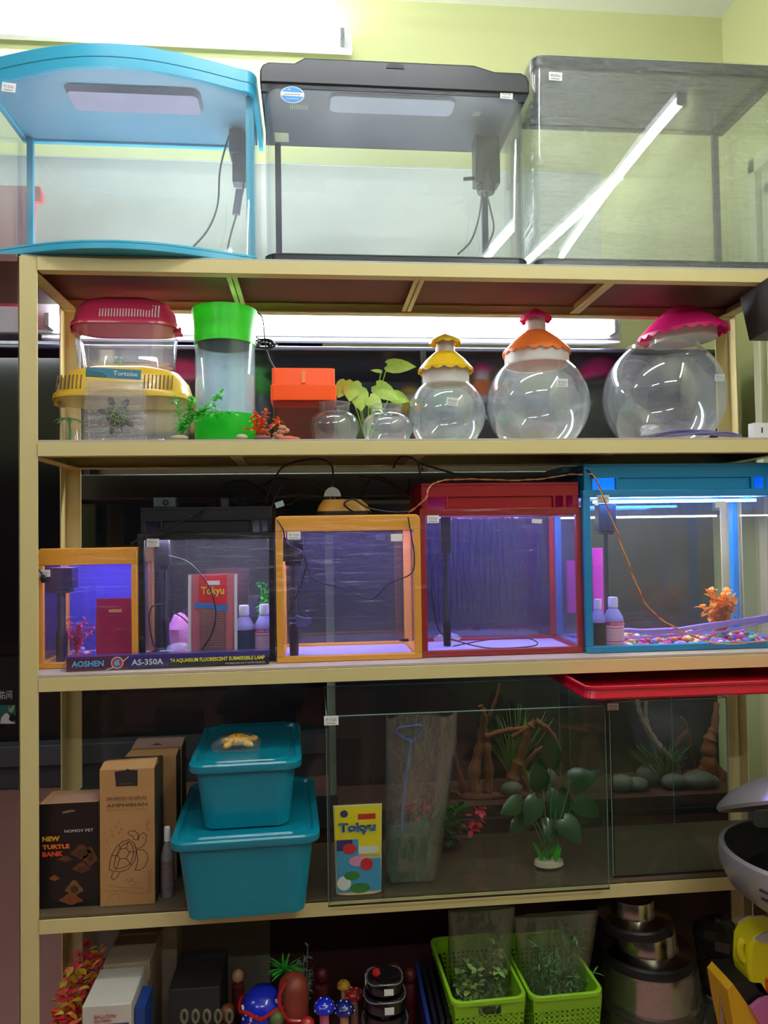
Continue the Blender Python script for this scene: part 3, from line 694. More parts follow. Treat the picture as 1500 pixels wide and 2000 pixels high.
part('leaves', lf, cells('caladium_leaf', (120, 190, 66), (176, 200, 96), 62, width=.035, rgb2=(196, 200, 90)), t, label='green leaf with yellow and reddish veining')

# small bowls and globe bowls
M_bowl = glass('bowl_glass', (250, 252, 253), .055, f0=.07, hcol=(240, 245, 255), patch=1)
def bowl(label, px0, px1, py0, Y, neck, group):
    xa = P(px0, 840, Y).x; xb = P(px1, 840, Y).x; r = (xb-xa)/2; c = ((xa+xb)/2, Y+r, L2)
    h = P((px0+px1)/2, py0, Y+r).z-L2; t = thing('glass_bowl', label, 'fish bowl', c, group)
    pr = [(r*.55, 0), (r*.85, h*.06), (r*.99, h*.3), (r, h*.42), (r*.93, h*.6), (r*.75, h*.72), (r*neck, h*.76), (r*neck, h*.98), (r*(neck+.02), h)]
    inn = [(a-.0016, b) for a, b in pr[::-1]]; inn[-1] = (r*.5, .003)
    m = MB(); m.lathe(pr+inn, c, 48, caps=(True, True)); part('bowl', m, M_bowl, t)
    m = MB(); m.lathe([(r*neck*.9, h*.985), (r*(neck+.05), h*.985), (r*(neck+.05), h), (r*neck*.93, h)], c, 40, caps=(False, False)); part('rim', m, glass('rim_glass', (225, 235, 235), .12, f0=.12), t)
bowl('small round clear bowl with wide neck in front of the orange-lidded box', 604, 705, 788, .018, .62, 'small clear bowls')
bowl('small round clear bowl with wide neck beside the yellow-roofed globe', 709, 812, 793, .018, .62, 'small clear bowls')
def roof(m, c, R0, h, r1, n=14, z=0, lip=.006, M=None):
    """pagoda lid: cone with a scalloped hem"""
    N = n*6; rings = []
    def rg(rad, zz, sc=0):
        o = []
        for k in range(N):
            a = 2*PI*k/N; dz = -abs(math.sin(a*n/2))*sc
            p = Vector((rad*math.cos(a), rad*math.sin(a), zz+dz)); o.append((M @ p if M else p)+Vector(c))
        return o
    rings = [rg(r1, h), rg(R0*.55+r1*.45, h*.52), rg(R0*.97, h*.06), rg(R0, 0), rg(R0*1.0, -lip*.4, lip), rg(R0*.965, -lip*.4, lip), rg(R0*.955, 0), rg(R0*.5, h*.42), rg(r1*.9, h-.003)]
    m.loft(rings, True, True)
def globe(label, px0, px1, pytop, pybot, Y, neckr, rooflist, basemat, taglist, mtilt=None, gname='globe_aquarium', zfrac=None):
    xa = P(px0, 780, Y+.06).x; xb = P(px1, 780, Y+.06).x; r = (xb-xa)/2; cx_ = (xa+xb)/2; cy = Y+r
    zt = P((px0+px1)/2, pytop, cy).z; z0 = L2+.001
    t = thing(gname, label, 'fish bowl', (cx_, cy, L2), 'globe bowls with pagoda lids')
    zc = z0+(zt-z0)*(zfrac or .47)
    b0 = math.asin(min((zc-z0-.003)/r, .93)); b1 = math.acos(neckr)
    pr = [(r*math.cos(b0)*.9, z0)]+[(r*math.cos(a), zc+r*math.sin(a)*(((zc-z0-.003)/(r*math.sin(b0))) if a < 0 else 1)) for a in [-b0+(b0+b1)*i/26 for i in range(27)]]
    ztop = pr[-1][1]; pr.append((r*neckr, ztop+.008))
    inn = [(max(a-.0018, .001), b if i else b) for i, (a, b) in enumerate(pr[::-1])]; inn[-1] = (inn[-1][0], z0+.003)
    m = MB(); m.lathe(pr+inn, (cx_, cy, 0), 64); part('globe', m, M_bowl, t)
    if basemat:
        m = MB(); m.lathe([(r*.78, L2-.0), (r*.80, L2+.003), (r*.72, L2+.007), (r*.55, L2+.007)], (cx_, cy, 0), 48); part('base', m, basemat, t)
    return t, cx_, cy, r, zc, ztop
M_neck = solid('white_lid_collar', (236, 228, 224), .4, trans=.3)
def collar(t, c, r, z0, z1, M=None):
    m = MB(); pr = [(r*1.0, 0), (r, z1-z0), (r*.92, z1-z0), (r*.92, 0)]
    rings = m.lathe(pr, (0, 0, 0), 36, caps=(False, False)); 
    if M: m.xf(M)
    m.xf(Matrix.Translation((c[0], c[1], z0))); return part('collar', m, M_neck, t)
M_yl = solid('yellow_roof_plastic', (240, 200, 40), .3, trans=.2); M_orl = solid('orange_roof_plastic', (250, 138, 60), .35, trans=.3); M_pk = solid('hot_pink_roof_plastic', (236, 36, 128), .35, trans=.25)
# yellow
t, gx, gy, r, zc, zn = globe('smallest globe bowl, with two yellow scalloped roofs and a green foot', 799, 951, 745, 858, .03, .56, 0, tinted('pale_green_base', (130, 225, 130), .3), 0)
z = P(875, 722, gy).z; z2_ = P(875, 690, gy).z; rr_ = (P(928, 728, gy).x-P(822, 728, gy).x)/2
collar(t, (gx, gy), r*.6, zn-.006, z); m = MB(); roof(m, (gx, gy, z), rr_, z2_-z, rr_*.42); part('roof', m, M_yl, t)
z3_ = P(875, 668, gy).z; z4_ = P(875, 652, gy).z; rt = (P(910, 670, gy).x-P(847, 670, gy).x)/2
collar(t, (gx, gy), rt*.6, z2_-.002, z3_); m = MB(); roof(m, (gx, gy, z3_), rt, z4_-z3_, .002, n=10, lip=.005); part('top_roof', m, M_yl, t)
q = P(883, 785, gy-r*.98); tag_on(t, q.x, gy-r-.0015, q.z, .025, .016, '₹250', .12)
# orange / pink
t, gx, gy, r, zc, zn = globe('middle globe bowl, with an orange roof topped by a small pink one', 963, 1165, 700, 858, .025, .60, 0, tinted('pale_yellow_base', (226, 232, 140), .3), 0)
z = P(1060, 688, gy).z; z2_ = P(1060, 648, gy).z; rr_ = (P(1126, 685, gy).x-P(998, 685, gy).x)/2
collar(t, (gx, gy), r*.62, zn-.006, z); m = MB(); roof(m, (gx, gy, z), rr_, z2_-z, rr_*.32, n=18); part('roof', m, M_orl, t)
z3_ = P(1060, 622, gy).z; z4_ = P(1060, 602, gy).z; rt = (P(1092, 620, gy).x-P(1032, 620, gy).x)/2
collar(t, (gx, gy), rt*.62, z2_-.002, z3_); m = MB(); roof(m, (gx, gy, z3_), rt, z4_-z3_, .002, n=10, lip=.006); part('top_roof', m, M_pk, t)
q = P(1098, 748, gy-r*.95); tag_on(t, q.x, gy-r*.93-.004, q.z, .024, .017, '₹350', 0)
# pink tilted
t, gx, gy, r, zc, zn = globe('largest globe bowl, with one tilted hot pink roof, rightmost on its shelf', 1211, 1442, 683, 856, .025, .60, 0, None, 0, zfrac=.5)
Mt = Matrix.Rotation(-.07, 4, 'Y')
q0 = P(1333, 652, gy); rr_ = (P(1410, 640, gy).x-P(1246, 650, gy).x)/2*.98; z2_ = P(1320, 603, gy).z-q0.z
m = MB(); m.lathe([(rr_*.74, -.02), (rr_*.74, .006), (rr_*.68, .006), (rr_*.68, -.018)], (0, 0, 0), 40, M=Mt); m.xf(Matrix.Translation((q0.x, gy, q0.z))); part('collar', m, M_neck, t)
m = MB(); roof(m, (0, 0, 0), rr_, z2_, rr_*.28, n=22, M=Mt, lip=.007); m.xf(Matrix.Translation((q0.x, gy, q0.z))); part('roof', m, M_pk, t)
q = P(1404, 738, gy-r*.6); tag_on(t, q.x, gy-r*.62, q.z, .022, .016, '₹450', 0)
# purple net and crumpled plastic in front of the big globe
m = MB()
for i in range(14):
    w = [P(1262+R.uniform(-10, 20), 852, .016+.012*R.random()), P(1330+R.uniform(-20, 20), 846+R.uniform(-8, 4), .016+.01*R.random()), P(1400+R.uniform(-20, 20), 847+R.uniform(-6, 4), .016+.01*R.random()), P(1448, 852, .02)]
    for p in w: p.z = max(p.z, L2+.002)
    m.tube(spline(w, 5), .0022, 5)
solo('net_bag', m, solid('lavender_plastic', (150, 140, 190), .4, trans=.3), 'lavender plastic net lying along the foot of the largest globe', 'net')
def crumple(m, c, s, seed=1, n=7):
    rr = random.Random(seed); N = 12; rings = []
    for i in range(n+1):
        ph = PI*i/n; ring = []
        for k in range(N):
            a = 2*PI*k/N; f = rr.uniform(.7, 1.15)
            ring.append(Vector(c)+Vector((s[0]*math.sin(ph)*math.cos(a)*f, s[1]*math.sin(ph)*math.sin(a)*f, s[2]*(-math.cos(ph))*rr.uniform(.9, 1.05))))
        rings.append(ring)
    for r_ in rings:
        for p in r_: p.z = max(p.z, c[2]-s[2])
    m.loft(rings); return m
q = P(1272, 842, .012); m = MB(); crumple(m, (q.x, .02, L2+.016), (.026, .012, .015), 5)
solo('plastic_bag', m, film('crumpled_film', haze=.22, rscale=30, stretch=(1, 1, 1)), 'crumpled clear plastic bag at the left foot of the largest globe', 'plastic bag', ang=20)
# white wall box and black speaker at the right
q = P(1486, 838, .03); m = MB(); m.box(q.x-.017, q.x+.03, .03, .05, L2, L2+.035); m.k = 1; m.box(q.x+.001, q.x+.004, .0285, .03, L2+.013, L2+.025)
solo('switch_box', m, [M_white, M_blackm], 'white plastic switch box at the right end of the second shelf', 'switch', bevel=.0015)
q0 = P(1478, 595, .02); z0 = P(1490, 647, .02).z
m = MB(); m.loft([[(q0.x+.012, -.03, z0), (XR-.045, -.03, z0), (XR-.045, .1, z0), (q0.x+.03, .1, z0)], [(q0.x-.006, -.03, z0+.10), (XR-.045, -.03, z0+.10), (XR-.045, .1, z0+.10), (q0.x+.01, .1, z0+.10)]])
m.k = 1; m.lathe([(.004, 0), (.004, .002), (.001, .003)], (q0.x+.022, -.031, z0+.012), 10, M=Matrix.Rotation(PI/2, 4, 'X')); m.k = 0
m.box(XR-.05, XR, .0, .06, z0+.03, z0+.06)
solo('wall_speaker', m, [solid('dark_speaker_plastic', (44, 42, 40), .5), M_white], 'dark tapered speaker on the right wall beside the second shelf', 'speaker', bevel=.003)
# ================================================================== THIRD SHELF: framed tanks with violet lamps
M_led = emit('violet_led', (.30, .22, 1.0), 13*LED); M_ledb = emit('blue_led', (.05, .25, 1.0), 14*LED); M_ledw = emit('white_violet_led', (.78, .70, 1.0), 10*LED)
M_hazeg = glass('tank_glass', (251, 252, 254), .008, f0=.035, hcol=(235, 235, 255), patch=1)
M_wrapb = film('tank_wrap', (252, 253, 254), haze=.004, f0=.03, rough=.14, rscale=8, stretch=(1.2, 1, 10), strength=.3)
M_floor = solid('pale_tank_floor', (215, 212, 225), .25)
def framed(label, x0, x1, y0, y1, zt, fcol, fr=.012, bh=.011, topbar=.016, hood=0, hset=.03, led=None, ledy=.5, hoodcol=None, back=None, wrap=True, slots=True, group='framed aquariums with lit interiors', rnd=0, toplip=False):
    B = L3
    t = thing('framed_aquarium', label, 'aquarium', ((x0+x1)/2, (y0+y1)/2, B), group)
    m = MB(); m.box(x0, x1, y0, y0+fr, B, B+bh); m.box(x0, x1, y1-fr, y1, B, B+bh); m.box(x0, x0+fr, y0+fr, y1-fr, B, B+bh); m.box(x1-fr, x1, y0+fr, y1-fr, B, B+bh)
    part('base_frame', m, fcol, t, .0015)
    m = MB(); m.box(x0+.003, x1-.003, y0+.004, y1-.004, B+.002, B+.006); part('floor_panel', m, M_floor, t)
    zf = zt-hood
    for a, b in ((x0, y0), (x1-fr, y0), (x0, y1-fr), (x1-fr, y1-fr)):
        m = MB(); m.box(a, a+fr, b, b+fr, B+bh, zf-topbar); part('corner_post', m, fcol, t, .0012)
    m = MB()
    if rnd:
        pr = [(x0, zf-topbar), (x1, zf-topbar), (x1, zf-.008), (x1-.003, zf-.003), (x1-.008, zf), (x0+.008, zf), (x0+.003, zf-.003), (x0, zf-.008)]
        m.prism(pr, y0, y0+fr); m.box(x0, x0+fr, y0+fr, y1, zf-topbar, zf-.002); m.box(x1-fr, x1, y0+fr, y1, zf-topbar, zf-.002); m.box(x0+fr, x1-fr, y1-fr, y1, zf-topbar, zf-.002)
        m.box(x0+fr, x1-fr, y0+fr, y1-fr, zf-.006, zf-.003)
    else:
        m.box(x0, x1, y0, y0+fr, zf-topbar, zf); m.box(x0, x1, y1-fr, y1, zf-topbar, zf); m.box(x0, x0+fr, y0+fr, y1-fr, zf-topbar, zf); m.box(x1-fr, x1, y0+fr, y1-fr, zf-topbar, zf)
    part('top_frame', m, fcol, t, .0015)
    if hood:
        m = MB(); e = .004; sl = hood*.45
        m.box(x0+e, x1-e, y0+e, y1-e, zt-.006, zt); m.box(x0+e, x1-e, y0+e, y0+e+.005, zf+sl, zt-.006)
        m.box(x0+e, x0+e+.005, y0+e+.005, y1-e, zf, zt-.006); m.box(x1-e-.005, x1-e, y0+e+.005, y1-e, zf, zt-.006); m.box(x0+e+.005, x1-e-.005, y1-e-.005, y1-e, zf, zt-.006)
        ww = x1-x0; m.box(x0+ww*.17, x1-ww*.17, y0+e+.004, y0+e+.009, zf, zf+sl); m.box(x0+e, x0+ww*.05, y0+e, y0+e+.005, zf, zf+sl); m.box(x1-ww*.05, x1-e, y0+e, y0+e+.005, zf, zf+sl)
        m.box(x0+ww*.16, x0+ww*.175, y0+e-.002, y0+e+.006, zf, zf+sl*1.05); m.box(x1-ww*.175, x1-ww*.16, y0+e-.002, y0+e+.006, zf, zf+sl*1.05)
        m.box(x1-ww*.11, x1-ww*.09, y0+e, y0+e+.005, zf, zf+sl)
        part('hood', m, hoodcol or fcol, t, .001)
    g = .004
    for nm, q in (('front', (x0+.002, x1-.002, y0+.003, y0+.003+g)), ('back', (x0+.002, x1-.002, y1-.003-g, y1-.003)), ('l', (x0+.002, x0+.002+g, y0+.008, y1-.008)), ('r', (x1-.002-g, x1-.002, y0+.008, y1-.008))):
        m = MB(); m.box(*q, B+.006, zf-.003); part('glass_pane', m, M_hazeg, t)
    if back:
        m = MB(); m.box(x0+.003, x1-.003, y1-.0025, y1-.001, B+.01, zf-.004); part('background_film', m, back, t)
    if led:
        yy = y0+(y1-y0)*ledy; m = MB(); zz = zf-topbar*.5 if not rnd else zf-.008
        m.box(x0+fr+.01, x1-fr-.01, yy-.012, yy+.012, zz-.004, zz); m.k = 1; m.box(x0+fr+.006, x1-fr-.006, yy-.014, yy+.014, zz, zz+.004); part('lamp_strip', m, [led, M_white], t)
    if wrap:
        m = MB(); m.box(x0-.0015, x1+.0015, y0-.0018, y0-.001, B+.002, zf-.002); part('stretch_wrap', m, M_wrapb, t)
    return t
def filterpole(t, px, pyt, pyb, Y, r=.007, head=None, mat=None):
    a = P(px, pyt, Y); b = P(px, pyb, Y); m = MB(); m.lathe([(r*1.1, b.z), (r*1.25, b.z+.05), (r*1.15, b.z+.06), (r*.8, b.z+.065), (r*.8, a.z)], (a.x, Y, 0), 16)
    if head:
        hw, hd, hh = head; m.box(a.x-hw, a.x+hw, Y-hd, Y+hd, a.z-hh, a.z)
        m.box(a.x-hw*.75, a.x+hw*.75, Y-hd*.8, Y+hd*.8, a.z-hh-.008, a.z-hh)
    return part('filter', m, mat or M_filt, t, .0015)
M_filt = solid('charcoal_filter', (34, 34, 42), .35)
# 1 small orange-framed tank
M_orf = solid('amber_frame', (250, 182, 66), .35, rgb2=(246, 174, 60), nscale=3, trans=.15)
x0, x1 = .010, P(269, 1300, .066).x; zt = P(180, 1070, .066).z
t = framed('smallest tank, with an amber frame, at the left end of the third shelf', x0, x1, .066, .235, zt, M_orf, topbar=P(180, 1070, .066).z-P(180, 1103, .066).z, led=M_led, rnd=1, back=tinted('blue_backing', (128, 128, 226), .15), ledy=.35)
q1 = P(120, 1180, .12)
filterpole(t, 120, 1108, 1292, .12, .010, (.028, .02, .045))
q = P(86, 1120, .06); tag_on(t, q.x, .063, q.z, .022, .014, '₹950')
m = MB(); q = P(84, 1130, .055); m.ell((q.x, .056, q.z), (.006, .004, .009), 10); m.tube(spline([P(74, 1112, .056), P(80, 1118, .056), (q.x, .056, q.z)]), .002); m.tube(spline([P(76, 1085, .056), P(72, 1100, .056), P(76, 1115, .056)]), .001)
part('plug', m, M_blackm, t)
def bushy(name, label, c, h, mat, bmat=None, n=14, leafL=.012, leafW=.006, spread=.03, seed=3, cat='artificial plant', up=.9, stemr=.001):
    rr = random.Random(seed); t = thing(name, label, cat, c); m = MB()
    m.lathe([(.012, 0), (.014, .004), (.006, .008), (.001, .008)], c, 14); part('foot', m, bmat or M_stone, t)
    m = MB()
    for i in range(n):
        a = rr.uniform(0, 2*PI); s = rr.uniform(.2, 1)*spread; e = Vector(c)+Vector((s*math.cos(a), s*math.sin(a)*.6, h*rr.uniform(.6, 1)))
        sp = spline([Vector(c)+Vector((0, 0, .006)), Vector(c)+Vector((s*.3*math.cos(a), s*.2*math.sin(a), h*.4)), e], 5); m.tube(sp, stemr, 5)
        for p in sp[3:]:
            for k in range(3): m.leaf(p, (rr.uniform(-1, 1), rr.uniform(-1, .7), rr.uniform(-.3, up)), leafL*rr.uniform(.6, 1.1), leafW)
    part('leaves', m, mat, t); return t
q = P(150, 1270, .16); bushy('artificial_plant', 'pink artificial plant inside the smallest amber-framed tank', (q.x, .16, L3+.006), .085, solid('pink_leaf', (230, 60, 110), .4, rgb2=(240, 120, 120)), spread=.045, leafL=.011, leafW=.004)
q0 = P(187, 1275, .105); q1 = P(257, 1168, .105)
m = MB(); m.loft([rrect(q0.x, q1.x+.006, .1, .122, .008, z=L3+.008), rrect(q0.x, q1.x+.006, .1, .12, .008, z=(L3+q1.z)/2), rrect(q0.x, q1.x+.006, .11, .113, .0014, z=q1.z)]); k = len(m.f)
m.k = 1; m.plate(((q0.x+q1.x)/2-.008, .0985, q1.z-.028), (1, 0, 0), (0, 0, 1), [(0, 0), (.026, 0), (.026, .006), (0, .006)], .0016)
solo('food_packet', m, [tinted('crimson_packet', (205, 36, 78), .12), solid('gold_label', (222, 176, 70), .5)], 'crimson food packet with a small gold label inside the smallest tank', 'packet')
# shared pebble meshes
PCOL = [('blue', (40, 70, 215)), ('green', (90, 190, 130)), ('red', (225, 50, 60)), ('yellow', (240, 205, 70)), ('magenta', (220, 40, 160)), ('orange', (245, 130, 70)), ('lilac', (180, 150, 230)), ('white', (235, 225, 240))]
pmesh = {}
for nm, c in PCOL:
    for k, sz in enumerate(((.0085, .007, .0052), (.0068, .006, .0048))):
        m = MB(); m.ell((0, 0, 0), sz, 12, n=7); pmesh[nm, k] = mesh('pebble_'+nm, m, solid('pebble_'+nm, c, .35, nscale=60))
def pebbles(n, x0, x1, y0, y1, z, where, grp, avoid=(), seed=5):
    rr = random.Random(seed); done = []; tries = 0
    while len(done) < n and tries < 20000:
        tries += 1; x, y = rr.uniform(x0, x1), rr.uniform(y0, y1); lay = 0
        if any((x-a)**2+(y-b)**2 < r*r for a, b, r in avoid): continue
        hit = [d for d in done if (d[0]-x)**2+(d[1]-y)**2 < .0112**2]
        if hit:
            if len(done) < n*.62 or len(hit) > 3: continue
            lay = max(d[2] for d in hit)+1
            if lay > 1: continue
        nm = rr.choice(PCOL)[0]; k = rr.randrange(2)
        o = bpy.data.objects.new('pebble', pmesh[nm, k]); col.objects.link(o)
        o.location = (x, y, z+.0052+lay*.0082); o.rotation_euler = (0, 0, rr.uniform(0, PI))
        u = (x-x0)/(x1-x0); v = (y-y0)/(y1-y0)
        o['label'] = '%s glossy pebble, %s, %s part of the floor of %s' % (nm, 'front row' if v < .34 else ('middle row' if v < .67 else 'back row'), ('left', 'centre-left', 'centre', 'centre-right', 'right')[min(int(u*5), 4)], where); o['category'] = 'pebble'; o['group'] = grp
        done.append((x, y, lay))
pebbles(30, x0+.02, x1-.015, .082, .215, L3+.006, 'the smallest amber-framed tank', 'coloured pebbles in the smallest tank', avoid=((P(120, 1180, .12).x, .12, .02), (P(150, 1270, .16).x, .16, .018), (.17, .11, .045)))

# 2 black-framed tank
x0 = P(271, 1300, .07).x; x1 = P(538, 1293, .07).x; zt = P(400, 990, .08).z; zf = P(400, 1040, .08).z
t = framed('black-framed tank holding food pouch and bottles, second on the third shelf', x0, x1, .072, .245, zt, M_blk2, topbar=.014, hood=zt-zf, led=M_ledw, ledy=.3, back=glass('violet_glow_film'))  # back film added to carry the violet lamp light
filterpole(t, 322, 1050, 1265, .14, .0065, (.012, .014, .06))
q = P(299, 1060, .07); tag_on(t, q.x, .0685, q.z, .025, .0165, '₹2600')
m = MB(); m.tube(spline([P(325, 1180, .12), P(296, 1186, .11), P(292, 1220, .11), P(302, 1262, .11), P(320, 1268, .12)]), .0015)
m.tube(spline([P(330, 1085, .12), P(370, 1100, .09), P(405, 1140, .085), P(421, 1190, .085), P(415, 1235, .085), P(394, 1268, .085)]), .0014); m.tube(spline([P(335, 1195, .12), P(355, 1205, .11), P(372, 1222, .1)]), .0014); part('cable', m, M_cab, t)
def pouch(name, label, x0, x1, Y, z0, zt, mats, bulge=.02, taper=0, cat='food pouch'):
    """stand-up pouch; returns root and front plane y"""
    t = thing(name, label, cat, ((x0+x1)/2, Y, z0)); m = MB(); w = x1-x0; rings = []
    for f in (0, .08, .3, .55, .8, .93, 1):
        z = z0+(zt-z0)*f; b = bulge*(1-f)**.6+.0015; hw = w/2-taper*(1-f)
        ring = []
        for k in range(20):
            a = 2*PI*k/20; ring.append(((x0+x1)/2+hw*math.copysign(abs(math.cos(a))**.5, math.cos(a)), Y+b*.5*math.sin(a)*(abs(math.sin(a))**.3), z))
        rings.append(ring)
    m.loft(rings); part('pouch', m, mats, t); return t
def surf(Y, b, f): return Y-(b*(1-f)**.6+.0015)*.5
# pouch 1
bx0 = P(367, 1200, .1).x; bx1 = P(465, 1200, .1).x; z0 = L3+.006; z1 = P(415, 1121, .1).z; Y = .105; b = .026
t = pouch('food_pouch', 'red and white stand-up food pouch reading Tokyu inside the black-framed tank', bx0, bx1, Y, z0, z1, solid('red_brown_pouch', (206, 120, 120), .3, rgb2=(190, 90, 100)), b, .006)
w = bx1-bx0; h = z1-z0; U = (1, 0, 0); bt = .012
def on(f, x, eps=.001):   # point on the pouch front at height fraction f
    return Vector((bx0+w*x, surf(Y, b, f)-eps, z0+h*f))
def panel(m, xa, fa, xb, fb, eps=.0012, n=4):
    for i in range(n):
        f0 = fa+(fb-fa)*i/n; f1 = fa+(fb-fa)*(i+1)/n
        m.add([on(f0, xa, eps), on(f0, xb, eps), on(f1, xb, eps), on(f1, xa, eps)], [(0, 1, 2, 3)])
m = MB(); panel(m, 0.01, .04, .07, .99); panel(m, .93, .04, .99, .99); m.k = 1; panel(m, .22, .64, .78, .985, .0014); m.k = 2; panel(m, .24, .10, .76, .62, .0016)
m.k = 3; panel(m, .5, .56, .8, .63, .002); panel(m, .14, .6, .5, .66, .002)
m.k = 0; panel(m, .38, .87, .64, .92, .002)
m.k = 4
for i in range(16): panel(m, .28, .14+i*.028, .72, .147+i*.028, .002, 1)
m.k = 5; o1 = on(.73, .27, .003); o2 = on(.86, .27, .003); text(m, 'Tokyu', o1, w*.46, h*.12, U, (o2-o1), bold=.02)
part('printed_front', m, [M_tag, solid('print_red', (222, 26, 36), .35), solid('print_brown', (140, 90, 86), .5), solid('print_blue', (40, 120, 200), .4), solid('print_tan', (176, 132, 120), .5), solid('print_yellow', (236, 220, 60), .4)], t)
def bottle(name, label, px0, px1, pyt, Y, body, cap, liq=None, lab=None, txt=None, zb=None, bands=None):
    xa = P(px0, 1240, Y).x; xb = P(px1, 1240, Y).x; r = (xb-xa)/2; c = ((xa+xb)/2, Y, 0); z0 = (L3+.006) if zb is None else zb; zt = P((px0+px1)/2, pyt, Y).z; h = zt-z0
    t = thing(name, label, 'bottle', (c[0], Y, z0))
    m = MB(); m.lathe([(r*.92, z0), (r, z0+.003), (r, z0+h*.55), (r*.97, z0+h*.6), (r*.6, z0+h*.74), (r*.42, z0+h*.78), (r*.42, z0+h*.82)], c, 28); part('body', m, body, t)
    m = MB(); m.lathe([(r*.50, z0+h*.80), (r*.50, z0+h*.97), (r*.44, zt), (.001, zt)], c, 24); part('cap', m, cap, t)
    if lab:
        m = MB(); rr_ = r+.0004; m.lathe([(rr_, z0+h*.08), (rr_, z0+h*.53)], c, 28, caps=(False, False)); part('label_wrap', m, lab, t)
    if bands:
        m = MB()
        for i, (f0, f1) in enumerate(bands):
            m.k = 0; rr_ = r+.0008; m.lathe([(rr_, z0+h*f0), (rr_, z0+h*f1)], c, 28, caps=(False, False))
        if txt:
            m.k = 1; text(m, txt, (c[0]-r*.72, Y-r-.0014, z0+h*.475), r*1.44, h*.04, bold=.02)
        part('printed_bands', m, [solid('magenta_ink', (214, 40, 120), .4), M_tag], t)
    return t
M_bpl = solid('milky_bottle', (190, 186, 240), .35, trans=.4); M_dkb = solid('dark_blue_label', (40, 48, 84), .35, rgb2=(34, 60, 90), nscale=30); M_capw = solid('white_cap', (225, 222, 240), .4)
M_plab = solid('pink_white_label', (240, 206, 232), .45)
bds = [(.46, .53), (.40, .415), (.35, .356), (.31, .316), (.27, .276), (.23, .236), (.19, .196), (.14, .16), (.10, .11)]
bottle('bottle', 'dark blue labelled treatment bottle inside the black-framed tank', 457, 497, 1182, .115, M_bpl, M_capw, lab=M_dkb)
bottle('bottle', 'pink and white treatment bottle inside the black-framed tank', 497, 536, 1180, .118, M_bpl, M_capw, lab=M_plab, bands=bds, txt='LIQUID')
q = P(350, 1215, .17); m = MB(); crumple(m, (q.x, .18, L3+.05), (.028, .02, .044), 8); solo('toy_packet', m, solid('pink_white_pack', (225, 70, 150), .35, rgb2=(230, 200, 240), nscale=60), 'crumpled pink packet behind the food pouch in the black-framed tank', 'packet', ang=20)
q = P(350, 1260, .12); m = MB(); crumple(m, (q.x, .12, L3+.022), (.032, .015, .016), 9); solo('plastic_bag', m, film('crumpled_film'), 'crumpled clear bag on the floor of the black-framed tank', 'plastic bag', ang=20)
q = P(527, 1175, .2); bushy('artificial_plant', 'green artificial plant in the right back corner of the black-framed tank', (P(518, 1260, .2).x, .2, L3+.006), .15, M_grn, spread=.016, leafL=.018, n=9, seed=9)

# 3 amber-framed tank in the middle
x0 = P(541, 1296, .046).x; x1 = P(825, 1286, .046).x; zt = P(690, 1006, .046).z; tb = zt-P(690, 1036, .046).z
t = framed('large amber-framed empty tank, third on the third shelf', x0, x1, .046, .235, zt, M_orf, fr=.0145, topbar=tb, led=M_led, rnd=1, ledy=.55, bh=.012, back=glass('violet_glow_film', (70, 60, 110), .14, f0=.08, hcol=(100, 90, 200)))  # film added for a violet lamp glow on the back
q = P(574, 1046, .04); tag_on(t, q.x, .0435, q.z, .027, .016, '₹1150'); q = P(775, 1050, .04)
m = MB(); m.box(q.x-.012, q.x+.012, .0425, .0432, q.z-.0075, q.z+.0075); part('blank_sticker', m, M_tag, t)
filterpole(t, 572, 1050, 1280, .1, .0085, (.022, .018, .05), solid('maroon_black_filter', (44, 32, 38), .35))
m = MB(); m.tube(spline([P(541, 1015, .042), P(553, 1035, .04), P(560, 1060, .05), P(590, 1080, .07), P(605, 1120, .08), P(625, 1138, .07), P(665, 1148, .06), P(722, 1171, .055), P(760, 1140, .05), P(803, 1120, .045), P(809, 1085, .042), P(803, 1045, .038), P(797, 1010, .04)]), .0014)
m.tube(spline([P(600, 1100, .09), P(585, 1150, .09), P(562, 1200, .09)]), .0016); m.tube(spline([P(583, 1170, .09), P(588, 1195, .085), P(612, 1215, .08)]), .0016); part('cable', m, M_cab, t)
m = MB(); a = P(578, 1212, .08); m.loft([[a+Vector((0, y, z)) for y, z in ((-.008, -.011), (.008, -.011), (.008, .011), (-.008, .011))], [a+Vector((.018, y, z-.004)) for y, z in ((-.007, -.01), (.007, -.01), (.007, .01), (-.007, .01))], [a+Vector((.032, y, z)) for y, z in ((-.004, -.005), (.004, -.005), (.004, .005), (-.004, .005))]])
for dz in (-.006, .005): m.tube([a+Vector((0, 0, dz)), a+Vector((-.014, 0, dz))], .0018, 6)
part('plug', m, solid('grey_violet_plug', (88, 86, 130), .4), t, .001)
q = P(798, 1250, .1); m = MB(); m.tube([(q.x, .1, q.z), (q.x-.016, .1, q.z)], .003); m.lathe([(.001, 0), (.005, .001), (.006, .004)], (q.x-.016, .1, q.z-.002), 12); solo('suction_cup', m, M_blackm, 'small black suction cup inside the large amber-framed tank', 'suction cup')
